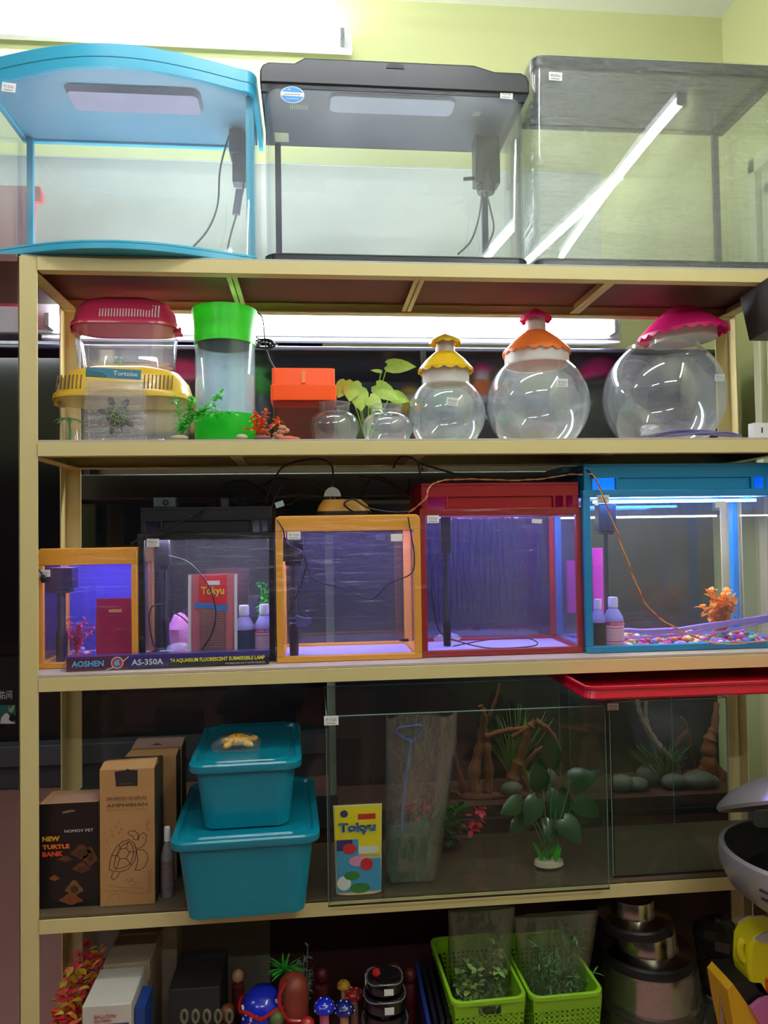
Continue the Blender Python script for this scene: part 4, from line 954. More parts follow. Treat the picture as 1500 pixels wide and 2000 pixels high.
# air pump on top
a = P(617, 1003, .1); b_ = P(724, 1003, .1); zc_ = zt+.001; cxp = (a.x+b_.x)/2; hw = (b_.x-a.x)/2; h = P(670, 976, .1).z-zt
t = thing('air_pump', 'amber and black air pump lying on top of the large amber-framed tank', 'air pump', (cxp, .1, zc_))
m = MB(); m.loft([rrect(cxp-hw, cxp+hw, .07, .13, .02, z=zc_), rrect(cxp-hw, cxp+hw, .07, .13, .02, z=zc_+h*.25)]); part('base', m, M_blackm, t, .001)
m = MB(); m.loft([rrect(cxp-hw+.002, cxp+hw-.002, .072, .128, .02, z=zc_+h*.25), rrect(cxp-hw+.006, cxp+hw-.006, .075, .125, .02, z=zc_+h*.6), rrect(cxp-hw+.016, cxp+hw-.02, .08, .12, .016, z=zc_+h*.97)]); part('cover', m, solid('amber_brown_plastic', (214, 152, 56), .35), t)
tz = zc_+h
q = P(649, 962, .1); m = MB(); m.prism([(q.x+.018*math.cos(v), tz+.006+.02*math.sin(v)) for v in [PI*i/12 for i in range(13)]], .09, .112)
for dx in (-.004, .005): m.box(q.x+dx-.0015, q.x+dx+.0015, .1, .103, tz-.001, tz+.008)
m.k = 1; m.tube(spline([(q.x+.0, .1, tz+.024), P(651, 930, .1), P(645, 905, .08), P(620, 897, .06), P(575, 903, .06), P(545, 920, .08), P(520, 975, .1), P(505, 1000, .12)]), .0022)
solo('plug', m, [solid('grey_white_plug', (186, 190, 188), .4), M_cab], 'pale three-pin plug with looping black cord on the air pump', 'plug')

# 4 red-framed tank
M_redf = solid('dark_red_frame', (158, 16, 30), .35, rgb2=(148, 20, 32), nscale=3)
x0 = P(825, 1285, .055).x; x1 = P(1142, 1274, .055).x; zt = P(980, 943, .065).z; zf = P(980, 992, .06).z
ZRED = zt
t = framed('dark red framed tank, fourth on the third shelf', x0, x1, .055, .25, zt, M_redf, fr=.0125, topbar=.016, hood=zt-zf, led=M_led, ledy=.45, bh=.013, back=glass('reflection_streak_film', (60, 55, 90), .16, f0=.2, hcol=(96, 84, 210), ripple=.5, rscale=10, stretch=(8, 1, 1), rough=.08))  # rippled film added for streaky reflections, with the lamp's violet in its haze
q = P(846, 1014, .05); tag_on(t, q.x, .0515, q.z, .025, .016, '₹2700'); q = P(1049, 1018, .05)
m = MB(); m.box(-.011, .011, -.0006, 0, -.0045, .0045); m.xf(Matrix.Translation((q.x, .0514, q.z)) @ Matrix.Rotation(.06, 4, 'Y')); part('blank_sticker', m, M_tag, t)
filterpole(t, 869, 1010, 1262, .1, .0075, (.011, .012, .075))
m = MB(); m.tube(spline([P(855, 1080, .1), P(842, 1120, .1), P(846, 1180, .1), P(860, 1235, .1), P(900, 1254, .09), P(960, 1266, .08), P(1040, 1262, .08), P(1046, 1252, .1), P(1015, 1245, .12), P(950, 1250, .12), P(885, 1262, .1)]), .0014); part('cable', m, M_cab, t)
q = P(875, 1245, .14); m = MB(); crumple(m, (q.x, .15, L3+.022), (.035, .016, .016), 12); solo('plastic_bag', m, film('crumpled_film'), 'crumpled clear bag on the floor of the dark red framed tank', 'plastic bag', ang=20)
m = MB(); q = P(1110, 1120, .2); m.loft([rrect(q.x-.006, q.x+.03, .19, .2, .003, z=L3+.07), rrect(q.x-.006, q.x+.03, .19, .2, .003, z=q.z+.03)]); solo('pink_packet', m, solid('magenta_foil', (230, 60, 170), .35), 'magenta packet in the right back corner of the dark red framed tank', 'packet')

# 5 blue-framed tank
M_tealf = solid('teal_blue_frame', (4, 140, 196), .3, rgb2=(6, 132, 186), nscale=3)
x0 = P(1147, 1277, .04).x; x1 = W-.012; zt = P(1300, 906, .06).z; zf = P(1300, 956, .05).z
t = framed('teal blue framed tank with coloured pebbles, rightmost on the third shelf', x0, x1, .042, .25, zt, M_tealf, fr=.0155, topbar=.016, hood=zt-zf, led=M_ledw, ledy=.55, bh=.014, wrap=True)
m = MB(); m.box(x0-.03, x0-.006, .09, .2, max(zt-.02, ZRED+.002), zt-.002); m.box(x0-.006, x0+.006, .09, .2, max(zt-.018, ZRED+.003), zt-.003); part('hood_handle', m, M_tealf, t, .002)
q = P(1178, 975, .038); tag_on(t, q.x, .0385, q.z, .027, .0175, '₹2700'); q = P(1408, 985, .038)
m = MB(); m.box(q.x-.012, q.x+.012, .0385, .0392, q.z-.007, q.z+.007); part('blank_sticker', m, M_tag, t)
filterpole(t, 1182, 985, 1255, .12, .006, (.02, .014, .06))
m = MB(); m.box(x0+.03, x1-.06, .06, .066, zf-.028, zf-.022); part('lamp_strip', m, M_ledb, t, label='blue lamp strip')
bottle('bottle', 'dark labelled treatment bottle at the left end of the teal blue framed tank', 1155, 1183, 1170, .07, M_bpl, M_capw, lab=solid('black_violet_label', (44, 34, 60), .4))
bottle('bottle', 'pink and white treatment bottle inside the teal blue framed tank', 1180, 1217, 1166, .068, M_bpl, M_capw, lab=M_plab, bands=bds, txt='H-O-LIQUID')
q = P(1405, 1240, .13); bushy('artificial_plant', 'orange and yellow blossoming artificial plant among the pebbles of the teal blue tank', (q.x, .13, L3+.006), .115, solid('orange_petal', (255, 130, 30), .4, rgb2=(255, 215, 40), nscale=25, trans=.4), spread=.055, n=22, leafL=.02, leafW=.014, seed=4)
q = P(1166, 1120, .2); m = MB(); m.loft([rrect(q.x-.012, q.x+.012, .19, .2, .003, z=L3+.01), rrect(q.x-.012, q.x+.012, .19, .2, .003, z=P(1166, 1070, .2).z)]); solo('pink_packet', m, solid('magenta_foil'), 'magenta packet behind the bottles in the teal blue framed tank', 'packet')
av = [(P(1169, 1240, .07).x, .07, .03), (P(1198, 1240, .068).x, .068, .032), (q.x, .13, .02), (P(1405, 1240, .13).x, .13, .016), (P(1182, 1200, .12).x, .12, .02)]
pebbles(230, x0+.03, x1-.02, .058, .232, L3+.006, 'the teal blue framed tank', 'coloured pebbles in the teal blue tank', avoid=av, seed=11)
m = MB()
for i in range(9):
    w = [P(1222+R.uniform(-8, 10), 1236+R.uniform(-8, 16), .10), P(1300, 1232+R.uniform(-8, 10), .10), P(1400, 1226+R.uniform(-10, 10), .10), P(1500, 1206+R.uniform(-4, 8), .10)]
    for p in w: p.z = max(p.z, L3+.022)
    m.tube(spline(w, 5), .0028, 5)
solo('net_bag', m, solid('lilac_film', (214, 180, 240), .3, trans=.4), 'bundled lilac plastic wrap lying over the pebbles of the teal blue tank', 'plastic wrap')
# two-coloured twisted wire
def twist(name, label, pts, r=.0011, cols=((206, 60, 40), (214, 190, 90))):
    sp = spline(pts, 14); m = MB()
    for k in (0, 1):
        m.k = k; q = []
        for i, p in enumerate(sp): a = i*.55+k*PI; q.append(p+Vector((math.cos(a)*r, math.sin(a)*r*.6, math.sin(a)*r)))
        m.tube(q, r, 5)
    return solo(name, m, [solid('wire_a%d' % cols[0][0], cols[0], .4), solid('wire_b%d' % cols[1][0], cols[1], .4)], label, 'wire')
twist('twisted_wire', 'twisted red and yellow wire slanting down across the front of the teal blue tank', [P(1150, 925, .03), P(1162, 932, .028), P(1180, 975, .03), P(1205, 1040, .03), P(1235, 1120, .03), P(1262, 1180, .03), P(1300, 1215, .03), P(1350, 1240, .03), P(1400, 1257, .03), P(1500, 1252, .03)])
twist('twisted_wire', 'twisted orange and cream wire looping over the top left of the red framed tank', [P(800, 1000, .06), P(830, 975, .04), P(840, 950, .045), P(868, 938, .06), P(930, 936, .07), P(1000, 938, .07), P(1060, 935, .07), P(1110, 927, .06), P(1150, 927, .05)], cols=((216, 96, 50), (206, 196, 150)))
# tangle of black cables above the tanks
m = MB()
for w in ([(300, 1045, .05), (345, 1025, .05), (372, 1008, .05), (420, 985, .1)], [(255, 1062, .05), (300, 1040, .05), (332, 1030, .05)], [(420, 990, .1), (450, 1000, .1), (500, 960, .14), (540, 935, .14), (575, 940, .14)],
          [(440, 985, .14), (520, 975, .14), (580, 965, .15), (640, 970, .14), (720, 975, .14)], [(530, 990, .12), (560, 940, .12), (620, 950, .13), (660, 985, .14)], [(700, 930, .15), (760, 945, .15), (820, 985, .15)],
          [(690, 1000, .06), (672, 985, .06), (690, 975, .06), (720, 992, .06), (770, 1000, .06), (800, 998, .06)], [(768, 915, .06), (782, 893, .05), (800, 893, .05), (816, 905, .05), (822, 940, .08)],
          [(700, 990, .2), (730, 930, .2), (790, 960, .2), (800, 935, .2)], [(430, 950, .2), (480, 940, .2), (560, 985, .2), (600, 940, .2)], [(820, 905, .05), (900, 888+40, .07), (980, 938, .08), (1080, 930, .08), (1140, 917, .05), (1160, 935, .04)]):
    m.tube(spline([P(*p) for p in w], 8), .0022, 6)
solo('cable_bundle', m, M_cab, 'tangle of black cables strewn over the tops of the framed tanks', 'cable')
q = P(322, 988, .1); zz = P(400, 990, .08).z
m = MB(); m.box(q.x-.024, q.x+.022, .1, .13, zz+.001, zz+.022); m.k = 1; m.lathe([(.006, 0), (.006, .004)], (q.x+.002, .1, zz+.011), 12, M=Matrix.Rotation(PI/2, 4, 'X'))
solo('power_adapter', m, [solid('slate_grey', (82, 90, 94), .4), M_blackm], 'slate grey adapter lying on the black-framed tank, left end', 'adapter', bevel=.002)
q = P(440, 984, .14); m = MB(); m.box(q.x-.009, q.x+.009, .13, .15, zz+.001, zz+.02); solo('power_adapter', m, solid('dark_slate', (52, 56, 60), .4), 'small dark adapter on the black-framed tank, right end', 'adapter', bevel=.002)
q = P(546, 985, .08); m = MB(); m.box(-.009, .009, -.003, .003, -.006, .006); m.xf(Matrix.Translation(q) @ Matrix.Rotation(-.3, 4, 'Y')); solo('cable_tag', m, solid('mint_paper', (170, 205, 196), .6), 'mint paper tag hanging on the cables between black and amber tanks', 'tag')

# lamp box in front
a = PZ(130, 1312, L3); b_ = PZ(525, 1297, L3); ang = math.atan2(b_.y-a.y, b_.x-a.x); Lb = (b_-a).length; hb = P(130, 1284, a.y).z-L3
t = thing('lamp_box', 'long purple-blue lamp carton reading AOSHEN AS-350A in front of the two left tanks', 'carton', (a.x, a.y, L3))
Mx = Matrix.Translation((a.x, a.y, L3)) @ Matrix.Rotation(ang, 4, 'Z')
m = MB(); m.box(0, Lb, 0, .026, 0, hb); m.xf(Mx); part('carton', m, solid('navy_carton', (44, 34, 108), .35, rgb2=(50, 36, 120), nscale=3), t, .0006)
def bp(x, z, w, h, m, k): m.k = k; m.plate((x, -.0003, z), (1, 0, 0), (0, 0, 1), [(0, 0), (w, 0), (w, h), (0, h)], .0003)
m = MB(); e = .0015
bp(0, 0, Lb*.30, hb*.98, m, 0); bp(Lb*.30, 0, Lb*.70, hb*.12, m, 1); bp(Lb*.50, 0, Lb*.5, hb*.5, m, 1)
m.k = 2; text(m, 'AOSHEN', (Lb*.025, -.0008, hb*.30), Lb*.155, hb*.42, bold=.03)
m.k = 3; text(m, 'AS-350A', (Lb*.315, -.0008, hb*.28), Lb*.155, hb*.42, bold=.02); text(m, 'FOR FRESH AND SALTY WATER AQUARIUM', (Lb*.78, -.0012, hb*.1), Lb*.2, hb*.13)
m.k = 4; text(m, 'T4 AQUARIUM FLUORESCENT SUBMERSIBLE LAMP', (Lb*.505, -.0016, hb*.34), Lb*.475, hb*.32, bold=.02)
m.k = 3; cc = (Lb*.245, -.0008, hb*.5); m.plate(cc, (1, 0, 0), (0, 0, 1), el(hb*.42, hb*.42), .0003); m.stroke((0, -.0008, 0), (1, 0, 0), (0, 0, 1), [(Lb*.19, hb*.02), (Lb*.25, hb*.3), (Lb*.30, hb*.9)], .0016)
m.k = 5; m.plate((cc[0], -.0012, cc[2]), (1, 0, 0), (0, 0, 1), el(hb*.36, hb*.36), .0003); m.k = 2; m.plate((cc[0], -.0016, cc[2]), (1, 0, 0), (0, 0, 1), [(-.004, -.006), (.006, -.004), (.003, .001), (.005, .006), (-.003, .005), (-.006, 0)], .0003)
m.xf(Mx); part('printed_front', m, [solid('print_plum', (92, 30, 70), .35), solid('print_black', (16, 14, 30), .4), solid('print_sky', (90, 190, 240), .35), M_tag, solid('print_lemon', (236, 230, 60), .35), solid('print_crimson_round', (190, 60, 70), .4)], t)
m = MB(); m.box(-.0006, Lb+.0006, -.0022, .027, -.0+.0004, hb+.001); m.loft([[(-.012, .0, .001), (0, .0, .001), (0, .026, .001), (-.012, .026, .001)], [(-.001, .0, hb), (0, .0, hb), (0, .026, hb), (-.001, .026, hb)]]); m.xf(Mx); part('shrink_wrap', m, film('box_wrap', haze=.03, f0=.06, rough=.1, rscale=12, stretch=(1, 1, 3), strength=.3), t)
# ================================================================== FOURTH SHELF
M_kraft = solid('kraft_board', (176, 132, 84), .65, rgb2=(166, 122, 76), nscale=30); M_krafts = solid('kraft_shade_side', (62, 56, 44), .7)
M_inkb = solid('black_ink', (34, 26, 28), .6); M_inkr = solid('rust_ink', (120, 50, 40), .6); M_inkbr = solid('brown_ink', (132, 92, 58), .6)
def cardbox(name, label, x0, x1, y0, y1, z0, zt, fr, side, cat='box', tab=0):
    t = thing(name, label, cat, ((x0+x1)/2, (y0+y1)/2, z0))
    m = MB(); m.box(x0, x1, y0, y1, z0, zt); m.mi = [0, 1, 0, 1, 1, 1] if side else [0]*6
    part('carton', m, [fr, side or fr], t, .0008); return t
def crop(pts, Y, s, ox, oy, org):      # outline points read off an enlarged view, laid on the plane y = Y
    o = []
    for a, b in pts:
        q = P(ox+a/s, oy+b/s, Y); o.append((q.x-org[0], q.z-org[2]))
    return o
# turtle bank box
x0, x1, Y = .026, .1385, .031; zt = P(135, 1568, Y).z
t = cardbox('product_box', 'black "NEW TURTLE BANK" carton at the left end of the fourth shelf', x0, x1, Y, Y+.075, L4, zt, solid('black_print_board', (24, 20, 20), .4), M_kraft)
m = MB(); m.loft([[(x0+.006, Y+.004, zt), (x1, Y+.004, zt), (x1, Y+.03, zt), (x0+.02, Y+.03, zt)], [(x0+.03, Y+.012, zt+.012), (x1, Y+.012, zt+.012), (x1, Y+.03, zt+.012), (x0+.035, Y+.03, zt+.012)]]); part('flap', m, solid('flap_board', (150, 112, 92), .6), t)
m = MB(); o = (0, Y-.0004, 0); CR = lambda pts: crop(pts, Y, 3.75, 0, 1340, (0, 0, 0))
U = (1, 0, 0); V = (0, 0, 1)
def tx(m, s, xa, ya, xb, yb, Y, sc=3.75, ox=0, oy=1340, bold=0, lift=.001):
    a = P(ox+xa/sc, oy+yb/sc, Y); b = P(ox+xb/sc, oy+ya/sc, Y); text(m, s, (a.x, Y-lift, a.z), b.x-a.x, b.z-a.z, bold=bold)
m.k = 0; tx(m, 'NOMOY PET', 475, 1040, 685, 1072, Y)
m.k = 1; tx(m, 'NEW', 312, 1095, 440, 1138, Y, bold=.05); m.k = 2; tx(m, 'TURTLE', 312, 1152, 512, 1196, Y, bold=.05); m.k = 3; tx(m, 'BANK', 312, 1205, 465, 1250, Y, bold=.05)
m.k = 4
for c, rx, rz in (((600, 1215), 75, 45), ((480, 1265), 50, 18), ((600, 1330), 60, 34), ((545, 1480), 60, 50), ((400, 1405), 36, 18), ((520, 1560), 80, 36), ((660, 1250), 50, 60)):
    m.k = 4+(c[0] % 3); q = crop([(c[0]+rx*math.cos(a)*(1+.25*math.sin(3*a)), c[1]+rz*math.sin(a)*(1+.25*math.cos(4*a))) for a in [2*PI*i/22 for i in range(22)]][::-1], Y, 3.75, 0, 1340, (0, 0, 0)); m.plate((0, Y-.0003-.0002*(c[0] % 3), 0), U, V, q, .0002)
for c, rx, rz in (((600, 1220), 46, 24), ((605, 1335), 34, 16), ((545, 1485), 30, 26), ((665, 1250), 24, 34)):
    m.k = 7; q = crop([(c[0]+rx*math.cos(a), c[1]+rz*math.sin(a)) for a in [2*PI*i/16 for i in range(16)]][::-1], Y, 3.75, 0, 1340, (0, 0, 0)); m.plate((0, Y-.0012, 0), U, V, q, .0002)
m.k = 8; m.plate((0, Y-.0004, 0), U, V, CR([(455, 935), (545, 918), (555, 908), (510, 906), (460, 918)]), .0003)
part('printed_front', m, [M_tag, solid('print_gold', (226, 160, 40), .5), solid('print_orange', (226, 116, 36), .5), solid('print_redorange', (214, 70, 34), .5), solid('turtle_brown', (112, 62, 30), .5, rgb2=(60, 34, 20), nscale=120), solid('turtle_orange', (150, 74, 36), .5, rgb2=(70, 40, 22), nscale=120), solid('turtle_olive', (84, 60, 34), .5, rgb2=(130, 90, 40), nscale=150), solid('turtle_dark', (30, 20, 14), .5, rgb2=(90, 50, 26), nscale=150), solid('hang_hole', (120, 104, 60), .6)], t)
# amphibian box
x0, x1, Y = .1425, .2475, .0235; zt = P(250, 1502, Y).z
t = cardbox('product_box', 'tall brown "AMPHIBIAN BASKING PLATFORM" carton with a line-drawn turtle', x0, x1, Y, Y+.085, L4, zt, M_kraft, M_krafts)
m = MB(); m.loft([[(x0, Y, zt), (x1, Y, zt), (x1, Y+.04, zt), (x0, Y+.04, zt)], [(x0+.006, Y+.01, zt+.013), (x1+.003, Y+.01, zt+.016), (x1+.003, Y+.02, zt+.016), (x0+.01, Y+.02, zt+.013)]]); part('flap', m, M_kraft, t)
Yp = Y; C2 = lambda pts: crop(pts, Yp, 3.75, 0, 1340, (0, 0, 0)); m = MB(); oo = (0, Yp, 0)
m.k = 0; m.plate((0, Yp-.0001, 0), U, V, C2([(850, 735), (1008, 730), (1008, 615), (950, 614), (935, 605), (920, 616), (840, 626)][::1]), .0003)
m.k = 1; tx(m, '两栖仿生晒台', 782, 798, 1080, 840, Yp)
m.k = 0; tx(m, 'AMPHIBIAN', 782, 850, 1080, 888, Yp); m.k = 2; tx(m, 'BASKING PLATFORM', 782, 892, 1080, 914, Yp); tx(m, 'NOMOY PET', 872, 706, 975, 720, Yp, lift=.0014)
m.k = 0; lw = .0011
for pl_, cl in (([(800, 1340), (805, 1290), (818, 1240), (850, 1180), (895, 1140), (945, 1122), (985, 1150), (1000, 1205), (990, 1275), (940, 1340), (880, 1360), (820, 1352)], 1), ([(835, 1330), (845, 1260), (870, 1195), (905, 1160), (950, 1140), (972, 1170), (980, 1230), (960, 1295), (915, 1325), (870, 1335)], 1),
    ([(860, 1240), (885, 1192), (925, 1186), (950, 1215), (925, 1260), (880, 1262)], 1), ([(885, 1192), (872, 1160)], 0), ([(925, 1186), (940, 1135)], 0), ([(950, 1215), (998, 1208)], 0), ([(925, 1260), (965, 1312)], 0), ([(880, 1262), (850, 1345)], 0), ([(860, 1240), (822, 1240)], 0),
    ([(935, 1078), (955, 1058), (990, 1060), (1015, 1085), (1010, 1120), (985, 1125), (972, 1098), (948, 1088)], 1), ([(1012, 1130), (1025, 1090), (1050, 1070), (1074, 1090), (1068, 1140), (1040, 1178), (1005, 1190), (985, 1165)], 0),
    ([(1000, 1200), (1045, 1195), (1078, 1220), (1085, 1265), (1065, 1315), (1030, 1345), (992, 1348), (998, 1320), (1012, 1280), (1005, 1240)], 1), ([(830, 1360), (815, 1400), (832, 1418), (860, 1398), (876, 1366)], 0), ([(1045, 1105), (1050, 1110)], 0)):
    m.stroke((0, Yp-.0004, 0), U, V, C2(pl_), lw, closed=bool(cl))
m.k = 3
for pl_ in ([(760, 1500), (900, 1495), (1000, 1520), (1110, 1505)], [(920, 1440), (930, 1410), (950, 1440), (965, 1405), (985, 1445)], [(1085, 1500), (1090, 1350)], [(1100, 1505), (1108, 1340)], [(790, 1575), (810, 1530), (850, 1515), (880, 1530), (870, 1560)], [(950, 1460), (990, 1455), (1000, 1430)], [(770, 1450), (860, 1470), (1060, 1480)]):
    m.stroke((0, Yp-.0004, 0), U, V, C2(pl_), .0006)
for a, b in ((870, 1000), (850, 1030), (890, 1045), (820, 1060), (870, 1072), (825, 1095), (765, 1080), (1090, 995), (1075, 1015), (1085, 1048), (785, 1130)):
    m.stroke((0, Yp-.0004, 0), U, V, C2([(a+7*math.cos(v), b+7*math.sin(v)) for v in [2*PI*i/8 for i in range(8)]]), .0005, closed=True)
tx(m, '2.0L', 945, 980, 1010, 1000, Yp) if False else None
part('printed_front', m, [M_inkb, M_inkr, M_inkbr, solid('sepia_ink', (112, 74, 46), .6)], t)
# boxes behind
x0 = P(243, 1600, .12).x; x1 = P(345, 1600, .12).x; zt = P(290, 1478, .12).z
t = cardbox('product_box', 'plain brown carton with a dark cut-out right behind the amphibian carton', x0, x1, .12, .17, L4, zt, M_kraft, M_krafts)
m = MB(); m.loft([[(x0, .12, zt), (x1, .12, zt), (x1, .15, zt), (x0, .15, zt)], [(x0+.012, .128, zt+.013), (x1+.004, .128, zt+.013), (x1+.004, .14, zt+.013), (x0+.014, .14, zt+.013)]]); m.k = 1
m.prism([((x0+x1)/2-.018, zt-.012), ((x0+x1)/2+.02, zt-.012), ((x0+x1)/2+.024, zt-.003), ((x0+x1)/2, zt-.001), ((x0+x1)/2-.02, zt-.005)], .1192, .1198); part('flap', m, [M_kraft, M_blackm], t)
x0 = P(258, 1600, .18).x; x1 = P(356, 1600, .18).x; zt = P(300, 1460, .18).z
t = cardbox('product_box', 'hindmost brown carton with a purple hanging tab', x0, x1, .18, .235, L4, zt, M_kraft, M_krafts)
m = MB(); m.loft([[(x0, .18, zt), (x1, .18, zt), (x1, .2, zt), (x0, .2, zt)], [(x0+.01, .186, zt+.018), (x1+.006, .186, zt+.018), (x1+.006, .196, zt+.018), (x0+.01, .196, zt+.018)]]); m.k = 1
m.prism([((x0+x1)/2-.02, zt+.002), ((x0+x1)/2+.02, zt+.002), ((x0+x1)/2, zt+.009)], .1815, .182); part('flap', m, [solid('mauve_board', (176, 142, 128), .6), solid('purple_print', (74, 50, 120), .5)], t)
x0 = P(152, 1600, .16).x; x1 = P(200, 1600, .16).x; zt = P(175, 1545, .16).z
cardbox('product_box', 'small dark green carton behind the turtle bank carton', x0, x1, .16, .2, L4, zt, solid('dark_green_board', (40, 48, 40), .6), None)
bottle('bottle', 'white-capped bottle with dark barcode label wedged between carton and teal tub', 311, 336, 1615, .055, solid('smoky_bottle', (150, 146, 140), .4, trans=.3), M_tag, lab=solid('dark_bar_label', (58, 44, 46), .5, rgb2=(150, 130, 130), nscale=60, stretch=(.2, .2, 6)), zb=L4)

# teal tubs
M_teal = tinted('teal_tub_plastic', (0, 190, 220), .10, rough=.3); M_teall = tinted('teal_lid_plastic', (10, 178, 204), .12, rough=.22)
def tub(label, x0, x1, y0, y1, z0, zl, ins, rot, grp='stacked teal tubs'):
    """x0..y1 bound the lid; the body narrows towards its foot"""
    t = thing('storage_tub', label, 'storage box', ((x0+x1)/2, (y0+y1)/2, z0), grp); r = .03; i1 = .012; i2 = ins
    rr = lambda i, z, k=r: rrect(x0+i, x1-i, y0+i, y1-i, k, 6, z)
    m = MB(); m.loft([rr(i2+.008, z0, .018), rr(i2+.002, z0+.003, .024), rr(i2, z0+.009), rr(i1, zl-.012), rr(i1+.003, zl-.012), rr(i2+.003, z0+.011), rr(i2+.012, z0+.004, .02)]); part('body', m, M_teal, t)
    m = MB(); m.loft([rr(.001, zl-.016), rr(0, zl-.014), rr(0, zl-.003), rr(.003, zl), rr(.012, zl), rr(.016, zl-.005), rr(.022, zl-.005), rr(.026, zl-.001), rr(.030, zl-.001)], False, True); m.loft([rr(.001, zl-.016), rr(.005, zl-.016), rr(.006, zl-.008), rr(.03, zl-.008)], False, True); part('lid', m, M_teall, t)
    t.rotation_euler = (0, 0, rot); return t
ya = -.085; zl = P(470, 1640, ya).z; yb_ = min(PZ(500, 1512, zl).y, .262)
x0 = P(324, 1655, ya+.01).x; x1 = P(620, 1650, ya+.01).x
tub('large teal lidded tub overhanging the fourth shelf, under the small one', x0, x1, ya, yb_, L4, zl, .028, .035)
LZ = zl
ya2 = PZ(480, 1622, LZ).y-.018; zl2 = P(470, 1492, ya2).z; yb2 = min(PZ(480, 1412, zl2).y, .25)
x0b = P(360, 1490, ya2).x; x1b = P(585, 1490, ya2).x
tub('small teal lidded tub stacked on the large one', x0b, x1b, ya2, yb2, LZ+.0005, zl2, .024, .03)
q = PZ(463, 1450, zl2+.012)
tortoise('toy_turtle', 'yellow toy turtle in clear film lying on the small teal tub', (q.x, q.y, zl2+.014), .026, 0, cells('yellow_turtle_shell', (238, 180, 40), (150, 90, 20), 120, width=.05), solid('yellow_rubber', (240, 176, 50), .4), tilt=0).rotation_euler = (0, 0, -1.35)
m = MB(); m.loft([rrect(q.x-.046, q.x+.046, q.y-.028, q.y+.028, .01, z=zl2+.001), rrect(q.x-.05, q.x+.048, q.y-.03, q.y+.03, .01, z=zl2+.012), rrect(q.x-.03, q.x+.03, q.y-.02, q.y+.02, .012, z=zl2+.027)]); solo('plastic_bag', m, film('bag_film_small', haze=.08, rscale=30, f0=.06, stretch=(1, 1, 1), strength=.5), 'small clear bag around the yellow toy turtle', 'plastic bag')

# glass tanks
M_tg = glass('plain_tank_glass', (250, 253, 251), .003, f0=.018, hcol=(200, 215, 205), patch=1)
def rimless(label, x0, x1, y0, y1, z0, zt, g=.005):
    t = thing('glass_aquarium', label, 'aquarium', ((x0+x1)/2, (y0+y1)/2, z0), 'frameless glass aquariums')
    m = MB(); m.box(x0, x1, y0, y1, z0+.001, z0+.006); part('glass_floor', m, M_tg, t)
    m = MB(); m.box(x0-.001, x1+.001, y0-.001, y1, z0-.0, z0+.0045); part('foam_mat', m, M_blackm, t) if False else None
    for q in ((x0, x1, y0, y0+g), (x0, x1, y1-g, y1), (x0, x0+g, y0+g, y1-g), (x1-g, x1, y0+g, y1-g)):
        m = MB(); m.box(*q, z0+.006, zt-.0015); part('glass_pane', m, M_tg, t)
    e = .0015; m = MB()
    for a, b in ((x0, y0), (x1-e, y0), (x0, y1-e), (x1-e, y1-e)): m.box(a, a+e, b, b+e, z0+.003, zt)
    m.box(x0, x1, y0, y0+g*.6, zt-e, zt); m.box(x0, x1, y1-g*.6, y1, zt-e, zt); m.box(x0, x0+g*.6, y0, y1, zt-e, zt); m.box(x1-g*.6, x1, y0, y1, zt-e, zt); part('glass_edges', m, M_gedge, t)
    m = MB(); m.box(x0, x1, y0-.0006, y0, z0+.0005, z0+.004); m.box(x0+g, x0+g+.0015, y0+g, y0+g+.0015, z0+.006, zt-.01); part('black_seal', m, M_blackm, t)
    return t
x0 = .585; x1 = P(1189, 1725, -.03).x; y0 = -.034; zt = (P(640, 1398, y0).z+P(1172, 1379, y0).z)/2; y1 = min(PZ(850, 1333, zt).y, .262)
t = rimless('large frameless glass aquarium on the fourth shelf holding a fish net and plants', x0, x1, y0, y1, L4, zt)
q = P(647, 1407, y0); tag_on(t, q.x, y0-.0005, q.z, .028, .018, '₹1500')
T1 = (x0, x1, y0, y1, zt)
x0 = P(1197, 1715, .014).x; x1 = P(1420, 1700, .014).x+.01; zt2b = min(P(1190, 1371, .012).z, 1.128)
t = rimless('smaller frameless glass aquarium under the red tray, right end of the fourth shelf', x0, x1, .012, .262, L4, zt2b)
q = P(1194, 1377, .01); tag_on(t, q.x+.004, .0115, q.z-.004, .024, .014, '₹900')
# red tray on it
zb_ = max(zt2b+.001, P(1150, 1367, -.12).z-.004); x0 = P(1146, 1360, -.12).x
t = thing('red_tray', 'red plastic tray lying on the smaller glass aquarium and sticking out in front', 'tray', ((x0+W)/2, .02, zb_))
zz = L3-.006-RH-.004; m = MB()
def rt(i, z, k=.02): return rrect(x0+i, W-.045-i, -.12+i, .22-i, k, 6, z)
m.loft([rt(.012, zb_), rt(.003, zb_+.002), rt(0, zb_+.006), rt(.004, zz-.006), rt(-.0, zz-.005), rt(.0, zz), rt(.006, zz), rt(.012, zb_+.004)]); part('tray_shell', m, solid('red_tray_plastic', (206, 12, 48), .28, rgb2=(196, 14, 44), nscale=3, coat=.2), t)

